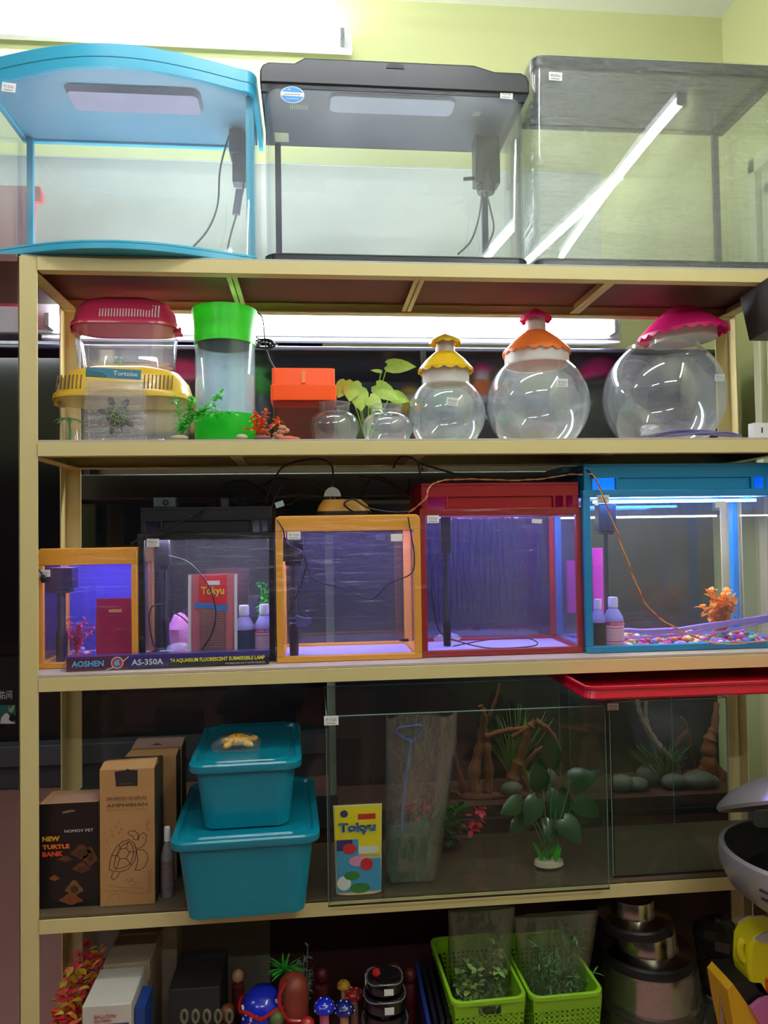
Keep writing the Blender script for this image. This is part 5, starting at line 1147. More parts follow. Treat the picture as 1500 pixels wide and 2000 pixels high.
# contents of the large glass aquarium
fz = L4+.0065
Yn = .06
bx0 = P(752, 1500, Yn).x; bx1 = P(893, 1500, Yn).x; bzt = P(800, 1402, Yn).z
t = thing('fish_net', 'green fish net with blue wire handle standing upside down in a clear bag', 'fish net', (P(785, 1700, Yn).x, Yn, fz))
m = MB(); m.tube(spline([P(790, 1560, Yn), P(796, 1500, Yn), P(802, 1450, Yn), P(790, 1442, Yn), P(777, 1432, Yn), P(776, 1424, Yn), P(790, 1419, Yn), P(824, 1417, Yn), P(820, 1432, Yn), P(804, 1450, Yn)]), .0022, 8)
m.tube([P(802, 1450, Yn), P(796, 1500, Yn), P(789, 1560, Yn), P(785, 1620, Yn)], .0018, 8); part('handle', m, solid('blue_wire_coating', (66, 110, 200), .35), t)
m = MB(); a = P(752, 1625, Yn); b = P(838, 1610, Yn); m.loft([[(a.x+.01, Yn-.025, fz), (b.x-.012, Yn-.02, fz), (b.x-.01, Yn+.045, fz), (a.x+.004, Yn+.045, fz)], [(a.x, Yn-.03, (a.z+fz)/2), (b.x, Yn-.026, (a.z+fz)/2), (b.x, Yn+.05, (a.z+fz)/2), (a.x, Yn+.05, (a.z+fz)/2)], [(a.x+.01, Yn-.02, a.z), (b.x, Yn-.02, b.z), (b.x, Yn+.03, b.z), (a.x+.01, Yn+.03, a.z)]])
m.tube(spline([P(770, 1660, Yn-.03), P(795, 1632, Yn-.03), P(815, 1640, Yn-.03), P(822, 1668, Yn-.03)]), .004, 8); part('net', m, tinted('green_netting', (70, 150, 110), .55, rough=.5), t)
m = MB()
pf = [(bx0-.004, P(0, 1610, Yn).z), (bx0+.004, P(0, 1480, Yn).z), (bx0+.004, bzt), (bx0+.03, bzt+.006), (bx0+.06, bzt+.012), (bx0+.09, bzt+.002), (bx1-.012, bzt+.004), (bx1, bzt-.015), (bx1-.006, P(0, 1480, Yn).z), (bx1-.03, P(0, 1530, Yn).z), (bx1-.045, P(0, 1620, Yn).z)]
n_ = 26
rows = []
for j in range(12):
    f = j/11; z = fz+.01+(bzt-fz-.005)*f
    xl = bx0-.004+.008*f; xr = bx1-.045+.045*min(1, f*1.2)
    ring = []
    for k in range(n_):
        a = 2*PI*k/n_; cx = (xl+xr)/2; hw = (xr-xl)/2
        ring.append((cx+hw*math.copysign(abs(math.cos(a))**.5, math.cos(a))+R.uniform(-.002, .002), Yn-.005+(.036*(1-f)+.006+R.uniform(-.003, .003))*math.sin(a), z+(.006*math.sin(k*1.1) if j == 11 else 0)))
    rows.append(ring)
m.loft(rows, False, False); solo('plastic_bag', m, film('net_bag_film', haze=.05, rscale=16, f0=.2, stretch=(1, 1, .5), strength=1.0, rough=.1), 'crinkled clear bag around the blue-handled fish net', 'plastic bag', ang=60)
# yellow food pouch
bx0 = P(651, 1600, .0).x; bx1 = P(747, 1600, .0).x; Y = .006; b = .02; z0 = fz; z1 = P(700, 1571, Y).z; w = bx1-bx0; h = z1-z0
t = pouch('food_pouch', 'yellow food pouch with a bird picture reading Tokyu inside the large glass aquarium', bx0, bx1, Y, z0, z1, solid('cream_pouch', (222, 214, 160), .35), b, .004)
m = MB(); m.k = 0; panel(m, .03, .62, .97, .985, .0014); panel(m, .5, .44, .95, .62, .0014)
m.k = 1; panel(m, .06, .04, .95, .40, .0014); panel(m, .06, .40, .5, .62, .0014)
m.k = 2; a1 = on(.68, .1, .003); a2 = on(.8, .1, .003); text(m, 'Tokyu', a1, w*.76, h*.13, U, a2-a1, bold=.05); panel(m, .06, .5, .38, .62, .0018)
m.k = 3; panel(m, .5, .84, .86, .90, .0022)
def blob(m, cx, cf, rx, rf, eps, n=18):
    c = on(cf, cx, eps); vs = [c]+[on(cf+rf*math.sin(a), cx+rx*math.cos(a), eps) for a in [2*PI*i/n for i in range(n)]]
    m.add(vs, [(0, 1+i, 1+(i+1) % n) for i in range(n)])
m.k = 3; blob(m, .32, .52, .14, .06, .0024); blob(m, .66, .34, .13, .07, .0026); m.k = 4; blob(m, .5, .38, .2, .06, .0024); m.k = 5; blob(m, .52, .08, .2, .055, .0022); blob(m, .36, .22, .16, .05, .0022); m.k = 6; panel(m, .5, .46, .9, .54, .0024); blob(m, .2, .14, .14, .08, .002); m.k = 2; blob(m, .22, .91, .08, .04, .0022)
m.k = 7; text(m, 'Tokyu', on(.675, .09, .0036), w*.76, h*.125, U, a2-a1, bold=-.01)
part('printed_front', m, [solid('print_yellow2', (238, 216, 30), .35), solid('print_sea', (50, 150, 200), .4), solid('print_navy', (34, 44, 110), .4), solid('print_scarlet', (200, 34, 40), .4), solid('print_rose', (220, 150, 190), .4), solid('print_leaf', (40, 130, 50), .4), solid('print_pale', (222, 226, 220), .4), solid('print_azure', (60, 150, 220), .4)], t)
# ornament with pink flowers, green leaves
q = PZ(868, 1655, L4); yy = min(q.y, .2); q = P(868, 1655, yy)
t = thing('artificial_plant', 'pink-flowered artificial plant in a clear bag at the back of the large glass aquarium', 'artificial plant', (q.x, yy, fz)); rr = random.Random(3)
m = MB(); m.lathe([(.03, 0), (.034, .01), (.02, .016), (.002, .016)], (q.x, yy, fz), 14); part('foot', m, M_blackm, t)
m = MB()
for i in range(120):
    a = rr.uniform(0, 2*PI); s = rr.uniform(0, .06); p = Vector((q.x+s*math.cos(a)*1.1, yy+s*math.sin(a)*.5, fz+rr.uniform(.015, .085))); m.leaf(p, (rr.uniform(-1, 1), rr.uniform(-1, .5), rr.uniform(0, 1)), .026, .014)
part('leaves', m, solid('glossy_dark_green', (30, 120, 40), .25, rgb2=(20, 80, 30)), t)
m = MB()
for px, py in ((800, 1575), (815, 1585), (828, 1570), (930, 1600), (920, 1612), (938, 1585)):
    p = P(px, py, yy-.03)
    for k in range(12): m.leaf(p+Vector((rr.uniform(-.008, .008), rr.uniform(-.008, .008), rr.uniform(-.012, .008))), (rr.uniform(-1, 1), rr.uniform(-1, .2), rr.uniform(-.5, 1)), .018, .014)
part('flowers', m, solid('coral_pink', (214, 60, 80), .35), t)
# broad-leaf plant on white base
q = PZ(1078, 1705, L4); yy = q.y+.02; t = thing('artificial_plant', 'dark green broad-leaved artificial plant on a white base in the large glass aquarium', 'artificial plant', (q.x, yy, fz))
m = MB(); m.lathe([(.026, 0), (.032, .004), (.030, .012), (.016, .016), (.001, .016)], (q.x, yy, fz), 20, sy=.7); part('base', m, solid('white_resin_base', (200, 186, 160), .6, bump=.3), t)
m = MB()
for i in range(26):
    a = rr.uniform(0, 2*PI); s = rr.uniform(.004, .024); m.leaf((q.x+s*math.cos(a), yy+s*math.sin(a)*.7, fz+.012), (math.cos(a)*.3, math.sin(a)*.3, 1), rr.uniform(.025, .042), .008, up=(math.sin(a), -math.cos(a), 0))
part('grass_tuft', m, solid('vivid_green', (50, 190, 50), .3, rgb2=(30, 140, 30)), t)
s = MB(); lf = MB()
for (px, py, L, w, dx, dy, dz) in ((1075, 1500, .075, .05, 0, -.35, 1), (1090, 1545, .075, .055, .05, -.5, -1), (1050, 1560, .06, .045, -.5, -.4, -.8), (1115, 1525, .06, .05, 1, -.3, .2), (1125, 1560, .065, .05, .9, -.3, -.6), (1020, 1565, .055, .04, -.9, -.4, -.3), (1035, 1590, .06, .045, -.9, -.5, -.5), (1100, 1600, .06, .05, .5, -.5, -.7), (1060, 1540, .07, .05, -.3, -.5, .9), (1075, 1600, .05, .04, -.1, -.6, -.8), (1110, 1590, .055, .045, .9, -.2, -.1)):
    e = P(px, py, yy+R.uniform(-.03, .02)); s.tube(spline([(q.x, yy, fz+.012), ((q.x*.6+e.x*.4), yy, fz+.07), e], 5), .0014, 6); broadleaf(lf, e, (dx, dy, dz), L, w, (0, -1, .3), curl=.25)
part('stems', s, solid('stem_green2', (60, 110, 50), .4), t); part('leaves', lf, solid('deep_green_leaf', (14, 76, 36), .25, rgb2=(10, 54, 28), coat=.2), t)

# ------------------------------------------------------------------ aquascape of the display aquarium
M_wood = solid('driftwood', (156, 92, 48), .75, rgb2=(96, 48, 30), nscale=22, stretch=(1, 1, .3), bump=.6)
M_wood2 = solid('red_driftwood', (128, 56, 40), .75, rgb2=(80, 34, 26), nscale=25, bump=.6); M_wood3 = solid('pale_driftwood', (170, 150, 122), .75, rgb2=(120, 96, 76), nscale=22, bump=.6)
def wood(label, mat, branches, Yc):
    m = MB()
    for pts, r0, r1 in branches:
        w = spline([P(a, b, Yc+c) for a, b, c in pts], 5)
        for p in w: p.z = max(p.z, DISP_Z+.002)
        n = len(w); m.tube(w, [(r0+(r1-r0)*i/(n-1))*(1+.22*math.sin(i*2.3)) for i in range(n)], 9)
    return solo('driftwood', m, mat, label, 'driftwood', 'driftwood in the display aquarium')
wood('forked upright driftwood, leftmost in the display aquarium', M_wood, [([(940, 1585, 0), (925, 1520, 0), (940, 1450, .01), (945, 1400, .01), (938, 1378, .01)], .02, .006), ([(950, 1590, 0), (955, 1520, 0), (950, 1450, 0)], .018, .009), ([(948, 1440, 0), (985, 1428, 0), (1030, 1422, 0)], .009, .006), ([(955, 1400, .0), (970, 1360, 0), (975, 1335, 0)], .005, .003), ([(948, 1400, 0), (940, 1385, 0)], .006, .003)], .43)
wood('arching driftwood with a peak in the middle of the display aquarium', M_wood, [([(990, 1585, 0), (1000, 1530, 0), (1015, 1480, 0), (1030, 1430, 0), (1046, 1408, 0)], .019, .009), ([(1046, 1410, 0), (1075, 1430, 0), (1095, 1470, 0)], .010, .005), ([(1000, 1440, 0), (1046, 1412, 0)], .006, .008), ([(1020, 1500, 0), (1045, 1470, -.01), (1060, 1458, -.01)], .008, .003), ([(1025, 1585, 0), (1030, 1540, 0), (1015, 1490, 0)], .015, .01)], .42)
wood('low red-brown root driftwood at the left of the display aquarium', M_wood2, [([(900, 1590, 0), (905, 1545, 0), (893, 1500, 0), (888, 1470, 0)], .014, .004), ([(890, 1580, 0), (930, 1560, -.02), (980, 1580, -.02)], .012, .01), ([(905, 1560, -.01), (885, 1545, -.01), (878, 1560, -.01)], .006, .004), ([(960, 1580, -.02), (1010, 1550, -.02), (1045, 1585, -.02)], .013, .01)], .40)
wood('pale hanging branch driftwood in the right half of the display aquarium', M_wood3, [([(1245, 1368, 0), (1252, 1400, 0), (1268, 1430, 0), (1290, 1462, 0), (1320, 1500, 0), (1330, 1585, 0)], .006, .012), ([(1262, 1370, .01), (1262, 1400, .01), (1270, 1430, .0)], .005, .005)], .42)
wood('thin curved pinkish driftwood between grass and right trunk', M_wood2, [([(1330, 1400, 0), (1342, 1425, 0), (1325, 1445, 0), (1320, 1470, 0), (1335, 1510, 0), (1350, 1580, 0)], .004, .009), ([(1342, 1425, 0), (1350, 1460, 0), (1358, 1500, 0)], .005, .004)], .44)
wood('rightmost thick upright driftwood trunk in the display aquarium', M_wood, [([(1400, 1372, 0), (1395, 1420, 0), (1385, 1450, 0), (1385, 1500, 0), (1385, 1585, 0)], .006, .026), ([(1375, 1500, 0), (1350, 1520, 0), (1335, 1560, -.01)], .010, .01), ([(1400, 1500, 0), (1412, 1540, 0), (1420, 1585, 0)], .012, .01)], .43)
def grass(label, px, py, Yc, h, n, spread, mat):
    q = P(px, py, Yc); q.z = max(q.z, DISP_Z); m = MB(); rr = random.Random(int(px))
    for i in range(n):
        a = rr.uniform(-1, 1)*spread; L = h*rr.uniform(.55, 1); m.tube(spline([q, q+Vector((math.sin(a)*L*.5, rr.uniform(-.02, .02), math.cos(a)*L*.55)), q+Vector((math.sin(a)*L*1.0, rr.uniform(-.03, .03), math.cos(a)*L*.9))], 4), [.0013]*8+[.0004], 4)
    return solo('grass_plant', m, mat, label, 'aquarium plant', 'grassy plants in the display aquarium')
M_gra = solid('olive_grass', (120, 150, 70), .5, rgb2=(70, 110, 50), nscale=30)
grass('tall thin grassy plant behind the arching driftwood', 1005, 1580, .47, .24, 46, .55, M_gra)
grass('green grassy plant between the pale branch and the right trunk', 1295, 1575, .41, .15, 60, .75, solid('green_grass', (84, 140, 66), .5, rgb2=(50, 90, 40), nscale=30))
grass('small yellow-green tuft right of the arching driftwood', 1040, 1585, .38, .09, 20, .5, solid('lime_grass', (150, 180, 60), .5))
M_rock = solid('grey_river_stone', (120, 122, 118), .6, rgb2=(84, 86, 84), nscale=12, bump=.2)
for i, (px, py, rx, rz, lb) in enumerate(((1215, 1570, .034, .022, 'pale rounded grey stone at the left of the stone row'), (1245, 1578, .03, .018, 'flat grey stone second in the stone row'), (1270, 1558, .038, .028, 'large dark grey stone in the middle of the row'), (1242, 1535, .013, .013, 'small upright stone on top of the flat stone'), (1318, 1578, .034, .02, 'grey stone under the grassy plant'), (1365, 1566, .045, .022, 'long dark grey stone under the right trunk'), (1385, 1582, .03, .016, 'low grey stone at the right end of the row'), (1000, 1582, .03, .02, 'grey stone before the arching driftwood'), (1060, 1575, .04, .032, 'tall bluish grey stone right of the arching driftwood'), (1345, 1585, .022, .012, 'small grey stone in front of the long dark stone'))):
    Yr = .385 if rz < .025 else .42; q = P(px, py, Yr); m = MB(); z = DISP_Z+rz*.9 if i != 3 else q.z
    m.ell((q.x, Yr, max(z, min(q.z, DISP_Z+rz*.95))), (rx, min(rx*.7, .035), rz), 16); solo('river_stone', m, M_rock, lb+' in the display aquarium', 'stone', 'stones in the display aquarium')
# picture screen on the far dark wall
a = P(-60, 1413, 2.97); b = P(31, 1376, 2.97); c = P(-60, 1290, 2.97)
t = thing('poster', 'dark poster with white characters and an animal picture at the far left', 'poster', ((a.x+b.x)/2, 3.0, a.z))
m = MB(); m.box(a.x, b.x+.01, 3.07, 3.095, a.z-.02, c.z); part('panel', m, M_blackm, t)
Yq = 3.066; m = MB()
def pp(pts, k, e): m.k = k; m.plate((0, Yq-e, 0), U, V, [(P(x, y, Yq).x, P(x, y, Yq).z) for x, y in pts][::1], .001)
pp([(-55, 1414), (31, 1414), (31, 1377), (-55, 1377)], 0, 0)
pp([(1, 1413), (3, 1402), (8, 1395), (14, 1392), (19, 1398), (22, 1405), (27, 1408), (30, 1413)], 1, .003); pp([(18, 1390), (16, 1378), (20, 1384), (25, 1378), (29, 1376), (28, 1386), (24, 1392)], 2, .003)
pp([(18, 1405), (20, 1397), (26, 1394), (31, 1398), (30, 1406), (24, 1409)], 3, .006)
m.k = 1; text(m, 'A佑间', (P(-10, 1366, Yq).x, Yq-.003, P(-10, 1366, Yq).z), P(24, 1366, Yq).x-P(-10, 1366, Yq).x, .05)
part('picture', m, [solid('teal_print', (36, 110, 90), .5), M_tag, solid('sage_print', (170, 176, 140), .5), M_blackm], t)
# ================================================================== LOWEST SHELF
B5 = L5
M_card = solid('white_carton', (206, 200, 190), .6); M_cardb = solid('grey_brown_carton', (168, 148, 126), .65, nscale=10)
Yf = -.06; a = P(160, 1968, Yf); b = P(256, 1958, Yf); zt = (a.z+b.z)/2
t = thing('carton', 'white carton reading BALLOON CLOWN at the front left of the lowest shelf', 'carton', ((a.x+b.x)/2, 0, B5))
m = MB(); m.box(a.x, b.x, Yf, .06, B5, zt); part('box_body', m, M_card, t, .002)
m = MB(); o = P(184, 1992, Yf-.001); text(m, 'BALLOON', P(184, 1990, Yf-.001), P(226, 1990, Yf).x-P(184, 1990, Yf).x, .0065, bold=.02); text(m, 'CLOWN', P(184, 1999, Yf-.001), P(217, 1999, Yf).x-P(184, 1999, Yf).x, .0065, bold=.02); part('printed_text', m, solid('crimson_ink', (170, 40, 60), .5), t)
m = MB(); m.box(a.x+.004, b.x-.004, Yf-.0004, Yf+.0, B5, zt-.034); part('lower_panel', m, solid('indigo_panel', (60, 60, 120), .5), t)
m = MB(); c = P(300, 1850, .1); m.box(a.x+.004, c.x-.004, .062, .25, B5, zt+.006); m.box(c.x-.004, c.x+.0, .062, .25, zt-.03, zt+.007); solo('carton', m, M_cardb, 'grey-brown carton directly behind the white BALLOON CLOWN carton', 'carton', bevel=.002)
c = P(325, 1815, .2); m = MB(); m.box(c.x-.03, c.x+.022, .2, .262, B5, P(325, 1812, .2).z); solo('carton', m, M_cardb, 'taller worn carton at the back left of the lowest shelf', 'carton', bevel=.002)
c0 = P(172, 1815, .245); c1 = P(262, 1838, .245); m = MB(); m.box(c0.x, c1.x, .252, .268, zt+.01, c0.z+.012); m.box(c0.x, c1.x, .235, .268, zt+.007, zt+.01); solo('paper_stack', m, M_card, 'white card lying at the back on the grey-brown carton', 'paper')
m = MB(); q = P(264, 1990, -.03); m.box(b.x+.002, b.x+.02, -.04, .03, B5, P(264, 1970, -.04).z); solo('carton', m, solid('royal_blue_carton', (24, 60, 140), .5), 'slim blue carton right of the BALLOON CLOWN carton', 'carton')
# coral pink artificial blossoms in a bag
rr = random.Random(21); m = MB(); m2 = MB()
for i in range(420):
    f = rr.random(); px = 118+f*70+rr.uniform(-38, 38); py = 2040-f*170+rr.uniform(-20, 25); p = P(px, py, .02+f*.16+rr.uniform(-.03, .03))
    if p.z < B5+.01 or p.x > a.x-.006 or p.x < .045: continue
    m.k = rr.choice((0, 0, 1, 2)); m.leaf(p, (rr.uniform(-1, 1), rr.uniform(-1, .4), rr.uniform(-.6, 1)), .022, .014)
M_cp = [solid('coral_petal', (235, 60, 80), .45), solid('orange_petal2', (240, 110, 70), .45), solid('yellow_petal', (226, 190, 50), .45)]
solo('artificial_flowers', m, M_cp, 'pink, orange and yellow artificial blossoms beside the white carton', 'artificial flowers', stuff=True)
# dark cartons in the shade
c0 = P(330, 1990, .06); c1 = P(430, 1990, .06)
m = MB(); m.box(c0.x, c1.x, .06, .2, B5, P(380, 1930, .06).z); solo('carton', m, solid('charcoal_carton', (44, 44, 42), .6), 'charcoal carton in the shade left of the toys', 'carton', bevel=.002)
q = P(400, 1985, .02); m = MB(); 
for i, w in enumerate(('leftmost', 'second', 'middle', 'fourth', 'rightmost')):
    m = MB(); m.tube([P(360+i*22+6*math.cos(v), 1985+12*math.sin(v), .0+.004*i) for v in [2*PI*k/14 for k in range(14)]], .003, 6, closed=True)
    m.tube([P(360+i*22, 1997, .004*i), (P(360+i*22, 1997, .004*i).x, .004*i, B5+.001)], .002, 6)
    solo('rope_ring', m, solid('olive_rope', (110, 110, 84), .6), w+' of the five olive rings before the charcoal carton', 'ring toy', 'olive ring toys')
# toys
def stand(px, py, Y): return P(px, py, Y)
def mushroom(label, px, pyt, Y, r, cap, stem):
    q = P(px, pyt, Y); t = thing('toy_mushroom', label, 'ornament', (q.x, Y, B5), 'mushroom ornaments')
    m = MB(); m.lathe([(r*.6, B5), (r*.55, B5+.02), (r*.42, q.z-r*.9), (r*.5, q.z-r*.55)], (q.x, Y, 0), 18); part('stem', m, stem, t)
    m = MB(); m.lathe([(r*.4, q.z-r*.75), (r*.96, q.z-r*.95), (r, q.z-r*.8), (r*.92, q.z-r*.45), (r*.62, q.z-r*.12), (.001, q.z)], (q.x, Y, 0), 28); part('cap', m, cap, t)
    m = MB()
    for i in range(14):
        a = i*2.4; f = (i+.5)/14; e = math.acos(1-f*.9); nrm = Vector((math.sin(e)*math.cos(a), math.sin(e)*math.sin(a), math.cos(e)))
        m.ell(Vector((q.x, Y, q.z-r*.93))+Vector((nrm.x*r*.97, nrm.y*r*.97, nrm.z*r*.93)), (r*.09,)*3, 8, n=5)
    part('dots', m, M_tag, t)
M_bcap = solid('royal_blue_gloss', (24, 40, 190), .2, coat=.4); M_pst = solid('pink_stem', (214, 110, 150), .4)
mushroom('blue mushroom ornament with white dots and pink stem, left of the pair', 633, 1951, -.02, .021, M_bcap, M_pst)
mushroom('darker blue mushroom ornament with white dots, right of the pair', 672, 1956, -.01, .020, solid('deep_blue_gloss', (22, 30, 110), .2, coat=.4), solid('peach_stem', (200, 150, 120), .4))
mushroom('small red mushroom ornament with pale dots behind the blue pair', 692, 1930, .06, .018, solid('red_gloss', (170, 30, 26), .25, coat=.4), solid('peach_stem'))
mushroom('small yellow-topped ornament behind the blue mushrooms', 671, 1915, .08, .014, solid('ochre_gloss', (190, 140, 30), .3), solid('peach_stem'))
def hutball(name, label, px, pyt, Y, r, mat, cat='ornament'):
    q = P(px, pyt, Y); t = thing(name, label, cat, (q.x, Y, B5)); m = MB(); m.lathe([(r*.9, B5), (r, B5+.02), (r, q.z-r), (r*.9, q.z-r*.5), (r*.55, q.z-r*.12), (.001, q.z)], (q.x, Y, 0), 28); part('body', m, mat, t); return t, q
t, q = hutball('ornament_pot', 'glossy blue dotted ceramic ornament, largest in the toy cluster', 512, 1928, .02, .042, M_bcap)
m = MB()
for i in range(26): 
    a = -PI/2+R.uniform(-1.2, 1.0); z = q.z-R.uniform(.02, .07); m.ell((q.x+.042*math.cos(a), .02+.042*math.sin(a), z), (.0028,)*3, 8, n=5)
part('dots', m, [M_tag], t); m = MB(); m.tube([(q.x+.044*math.cos(v), .02+.044*math.sin(v), q.z-.03+.004*math.sin(5*v)) for v in [2*PI*k/40 for k in range(40)]], .0035, 6, closed=True); part('red_trim', m, solid('red_gloss'), t)
t, q = hutball('ornament_figure', 'terracotta-coloured ornament rising beside the blue ceramic ornament', 572, 1900, .03, .03, solid('terracotta', (150, 62, 44), .5, rgb2=(110, 44, 34)))
m = MB(); m.box(q.x-.034, q.x-.022, -.002, -.001, q.z-.055, q.z-.03); part('price_tag', m, M_tag, t)
m = MB(); m.tube(spline([P(560, 1915, -.002), P(545, 1950, -.006), P(560, 1990, -.008), P(590, 1995, -.006)]), .004); part('arm', m, solid('red_gloss'), t)
q = P(556, 1895, .06); t = thing('artificial_plant', 'bright green palm-like artificial plant above the terracotta ornament', 'artificial plant', (q.x, .06, B5)); m = MB(); m.tube([(q.x, .06, B5), (q.x, .06, q.z)], .006); part('trunk', m, solid('dark_trunk', (60, 40, 30), .6), t)
m = MB()
for i in range(46):
    a = rr.uniform(-1.5, 1.5); m.leaf((q.x+rr.uniform(-.004, .004), .06, q.z), (math.sin(a), rr.uniform(-.9, .3), math.cos(a)*.9), rr.uniform(.025, .045), .0045, curl=.3)
part('leaves', m, M_grn, t)
q = P(592, 1850, .16); bushy('artificial_plant', 'small dark green plant with white tips at the back of the toy cluster', (q.x, .16, B5), q.z-B5+.012, solid('dim_green', (60, 120, 60), .4, rgb2=(190, 200, 190), nscale=50), spread=.02, n=10)
M_dred = solid('dark_red_resin', (110, 26, 28), .45, rgb2=(60, 20, 24), nscale=25)
for i, (px, py, Y, r, lb, mt) in enumerate(((465, 1893, .12, .016, 'small red figurine with pale head at the back left of the toy cluster', M_dred), (540, 1975, -.02, .018, 'olive green figurine in front of the blue ceramic ornament', solid('olive_resin', (80, 92, 44), .5)), (628, 1888, .14, .02, 'dark red figurine behind the mushrooms', M_dred),
    (722, 1885, .12, .02, 'dark figurine with a big pale tag behind the wrapped bowls', solid('plum_resin', (58, 22, 34), .5)), (768, 1880, .1, .022, 'shiny wrapped dark red figurine right of the tagged one', M_dred), (800, 1890, .12, .018, 'dark red figurine next to the folders', M_dred), (600, 1985, -.03, .018, 'deep red figurine at the front of the toy cluster', solid('red_gloss')), (445, 1960, .06, .02, 'orange-brown figurine at the left of the toy cluster', solid('rust_resin', (120, 60, 34), .5)))):
    q = P(px, py, Y); t = thing('figurine', lb, 'figurine', (q.x, Y, B5), 'figurines on the lowest shelf')
    m = MB(); zh = q.z-r*.9; m.lathe([(r*.9, B5), (r*1.05, B5+.03), (r*.8, zh-r*1.1), (r*.4, zh-r*.8)], (q.x, Y, 0), 16); part('body', m, mt, t)
    m = MB(); m.ell((q.x, Y, zh), (r*.8, r*.75, r*.85), 16); part('head', m, mt if i else solid('peach_stem'), t)
    if i in (3, 4):
        m = MB(); m.box(q.x-.012, q.x+.012, Y-r-.003, Y-r-.0024, q.z-.028, q.z-.004) if i == 3 else m.box(q.x-.03, q.x-.008, Y-r-.02, Y-r-.019, q.z-.062, q.z-.048); part('price_tag', m, M_tag, t)
# wrapped black bowls stacked
def wrapped(label, px, py, Y, r, h, z0):
    q = P(px, py, Y); t = thing('pet_bowl', label, 'pet bowl', (q.x, Y, z0), 'wrapped dark bowls')
    m = MB(); m.lathe([(r*.7, z0), (r, z0+h*.25), (r*.98, z0+h*.85), (r*.9, z0+h), (r*.8, z0+h*.96), (.001, z0+h*.7)], (q.x, Y, 0), 32); part('bowl', m, solid('near_black_ceramic', (26, 22, 26), .15, coat=.5), t)
    m = MB(); m.tube([(q.x+r*1.0*math.cos(v), Y+r*math.sin(v), z0+h*.92+.003*math.sin(3*v)) for v in [2*PI*k/32 for k in range(32)]], .0016, 6, closed=True); part('rim', m, solid('silver_rim', (200, 200, 205), .2, metal=.8), t)
    m = MB(); m.box(q.x-.004, q.x+.014, Y-r-.003, Y-r-.0024, z0+h*.4, z0+h*.8); part('price_tag', m, M_tag, t); return q
z_ = P(740, 1990, -.03).z
wrapped('black wrapped bowl at the bottom of the small stack beside the mushrooms', 752, 1990, -.0, .045, z_-B5+.0, B5)
wrapped('black wrapped bowl in the middle of the small stack', 752, 1990, .0, .041, .034, z_+.001)
wrapped('black wrapped bowl topmost of the small stack, with a red knob', 752, 1990, .0, .036, .03, z_+.036)
q = P(735, 1921, -.0); m = MB(); m.lathe([(.006, z_+.064), (.009, z_+.070), (.007, z_+.077), (.001, z_+.08)], (q.x, .0, 0), 14); solo('small_ornament', m, solid('red_gloss'), 'small red knob on the topmost wrapped bowl', 'ornament')
# folders leaning
for i, (px, c, lb) in enumerate(((818, (30, 50, 120), 'blue'), (830, (24, 26, 34), 'black'), (842, (34, 30, 44), 'dark violet'), (853, (22, 24, 24), 'black-green'), (864, (30, 34, 50), 'dark navy'))):
    q0 = P(px, 1905-i*4, .1); q1 = P(px+10, 2000, -.04); m = MB()
    m.loft([[(q1.x, -.05, B5), (q1.x+.0075, -.05, B5), (q1.x+.0075, .15, B5), (q1.x, .15, B5)], [(q0.x-.002, -.03, q0.z-.02), (q0.x+.0055, -.03, q0.z-.02), (q0.x+.0055, .15, q0.z), (q0.x-.002, .15, q0.z)]])
    solo('folder', m, solid('folder_'+lb, c, .25), lb+' glossy folder leaning in the row beside the left green basket', 'folder', 'folders beside the baskets')
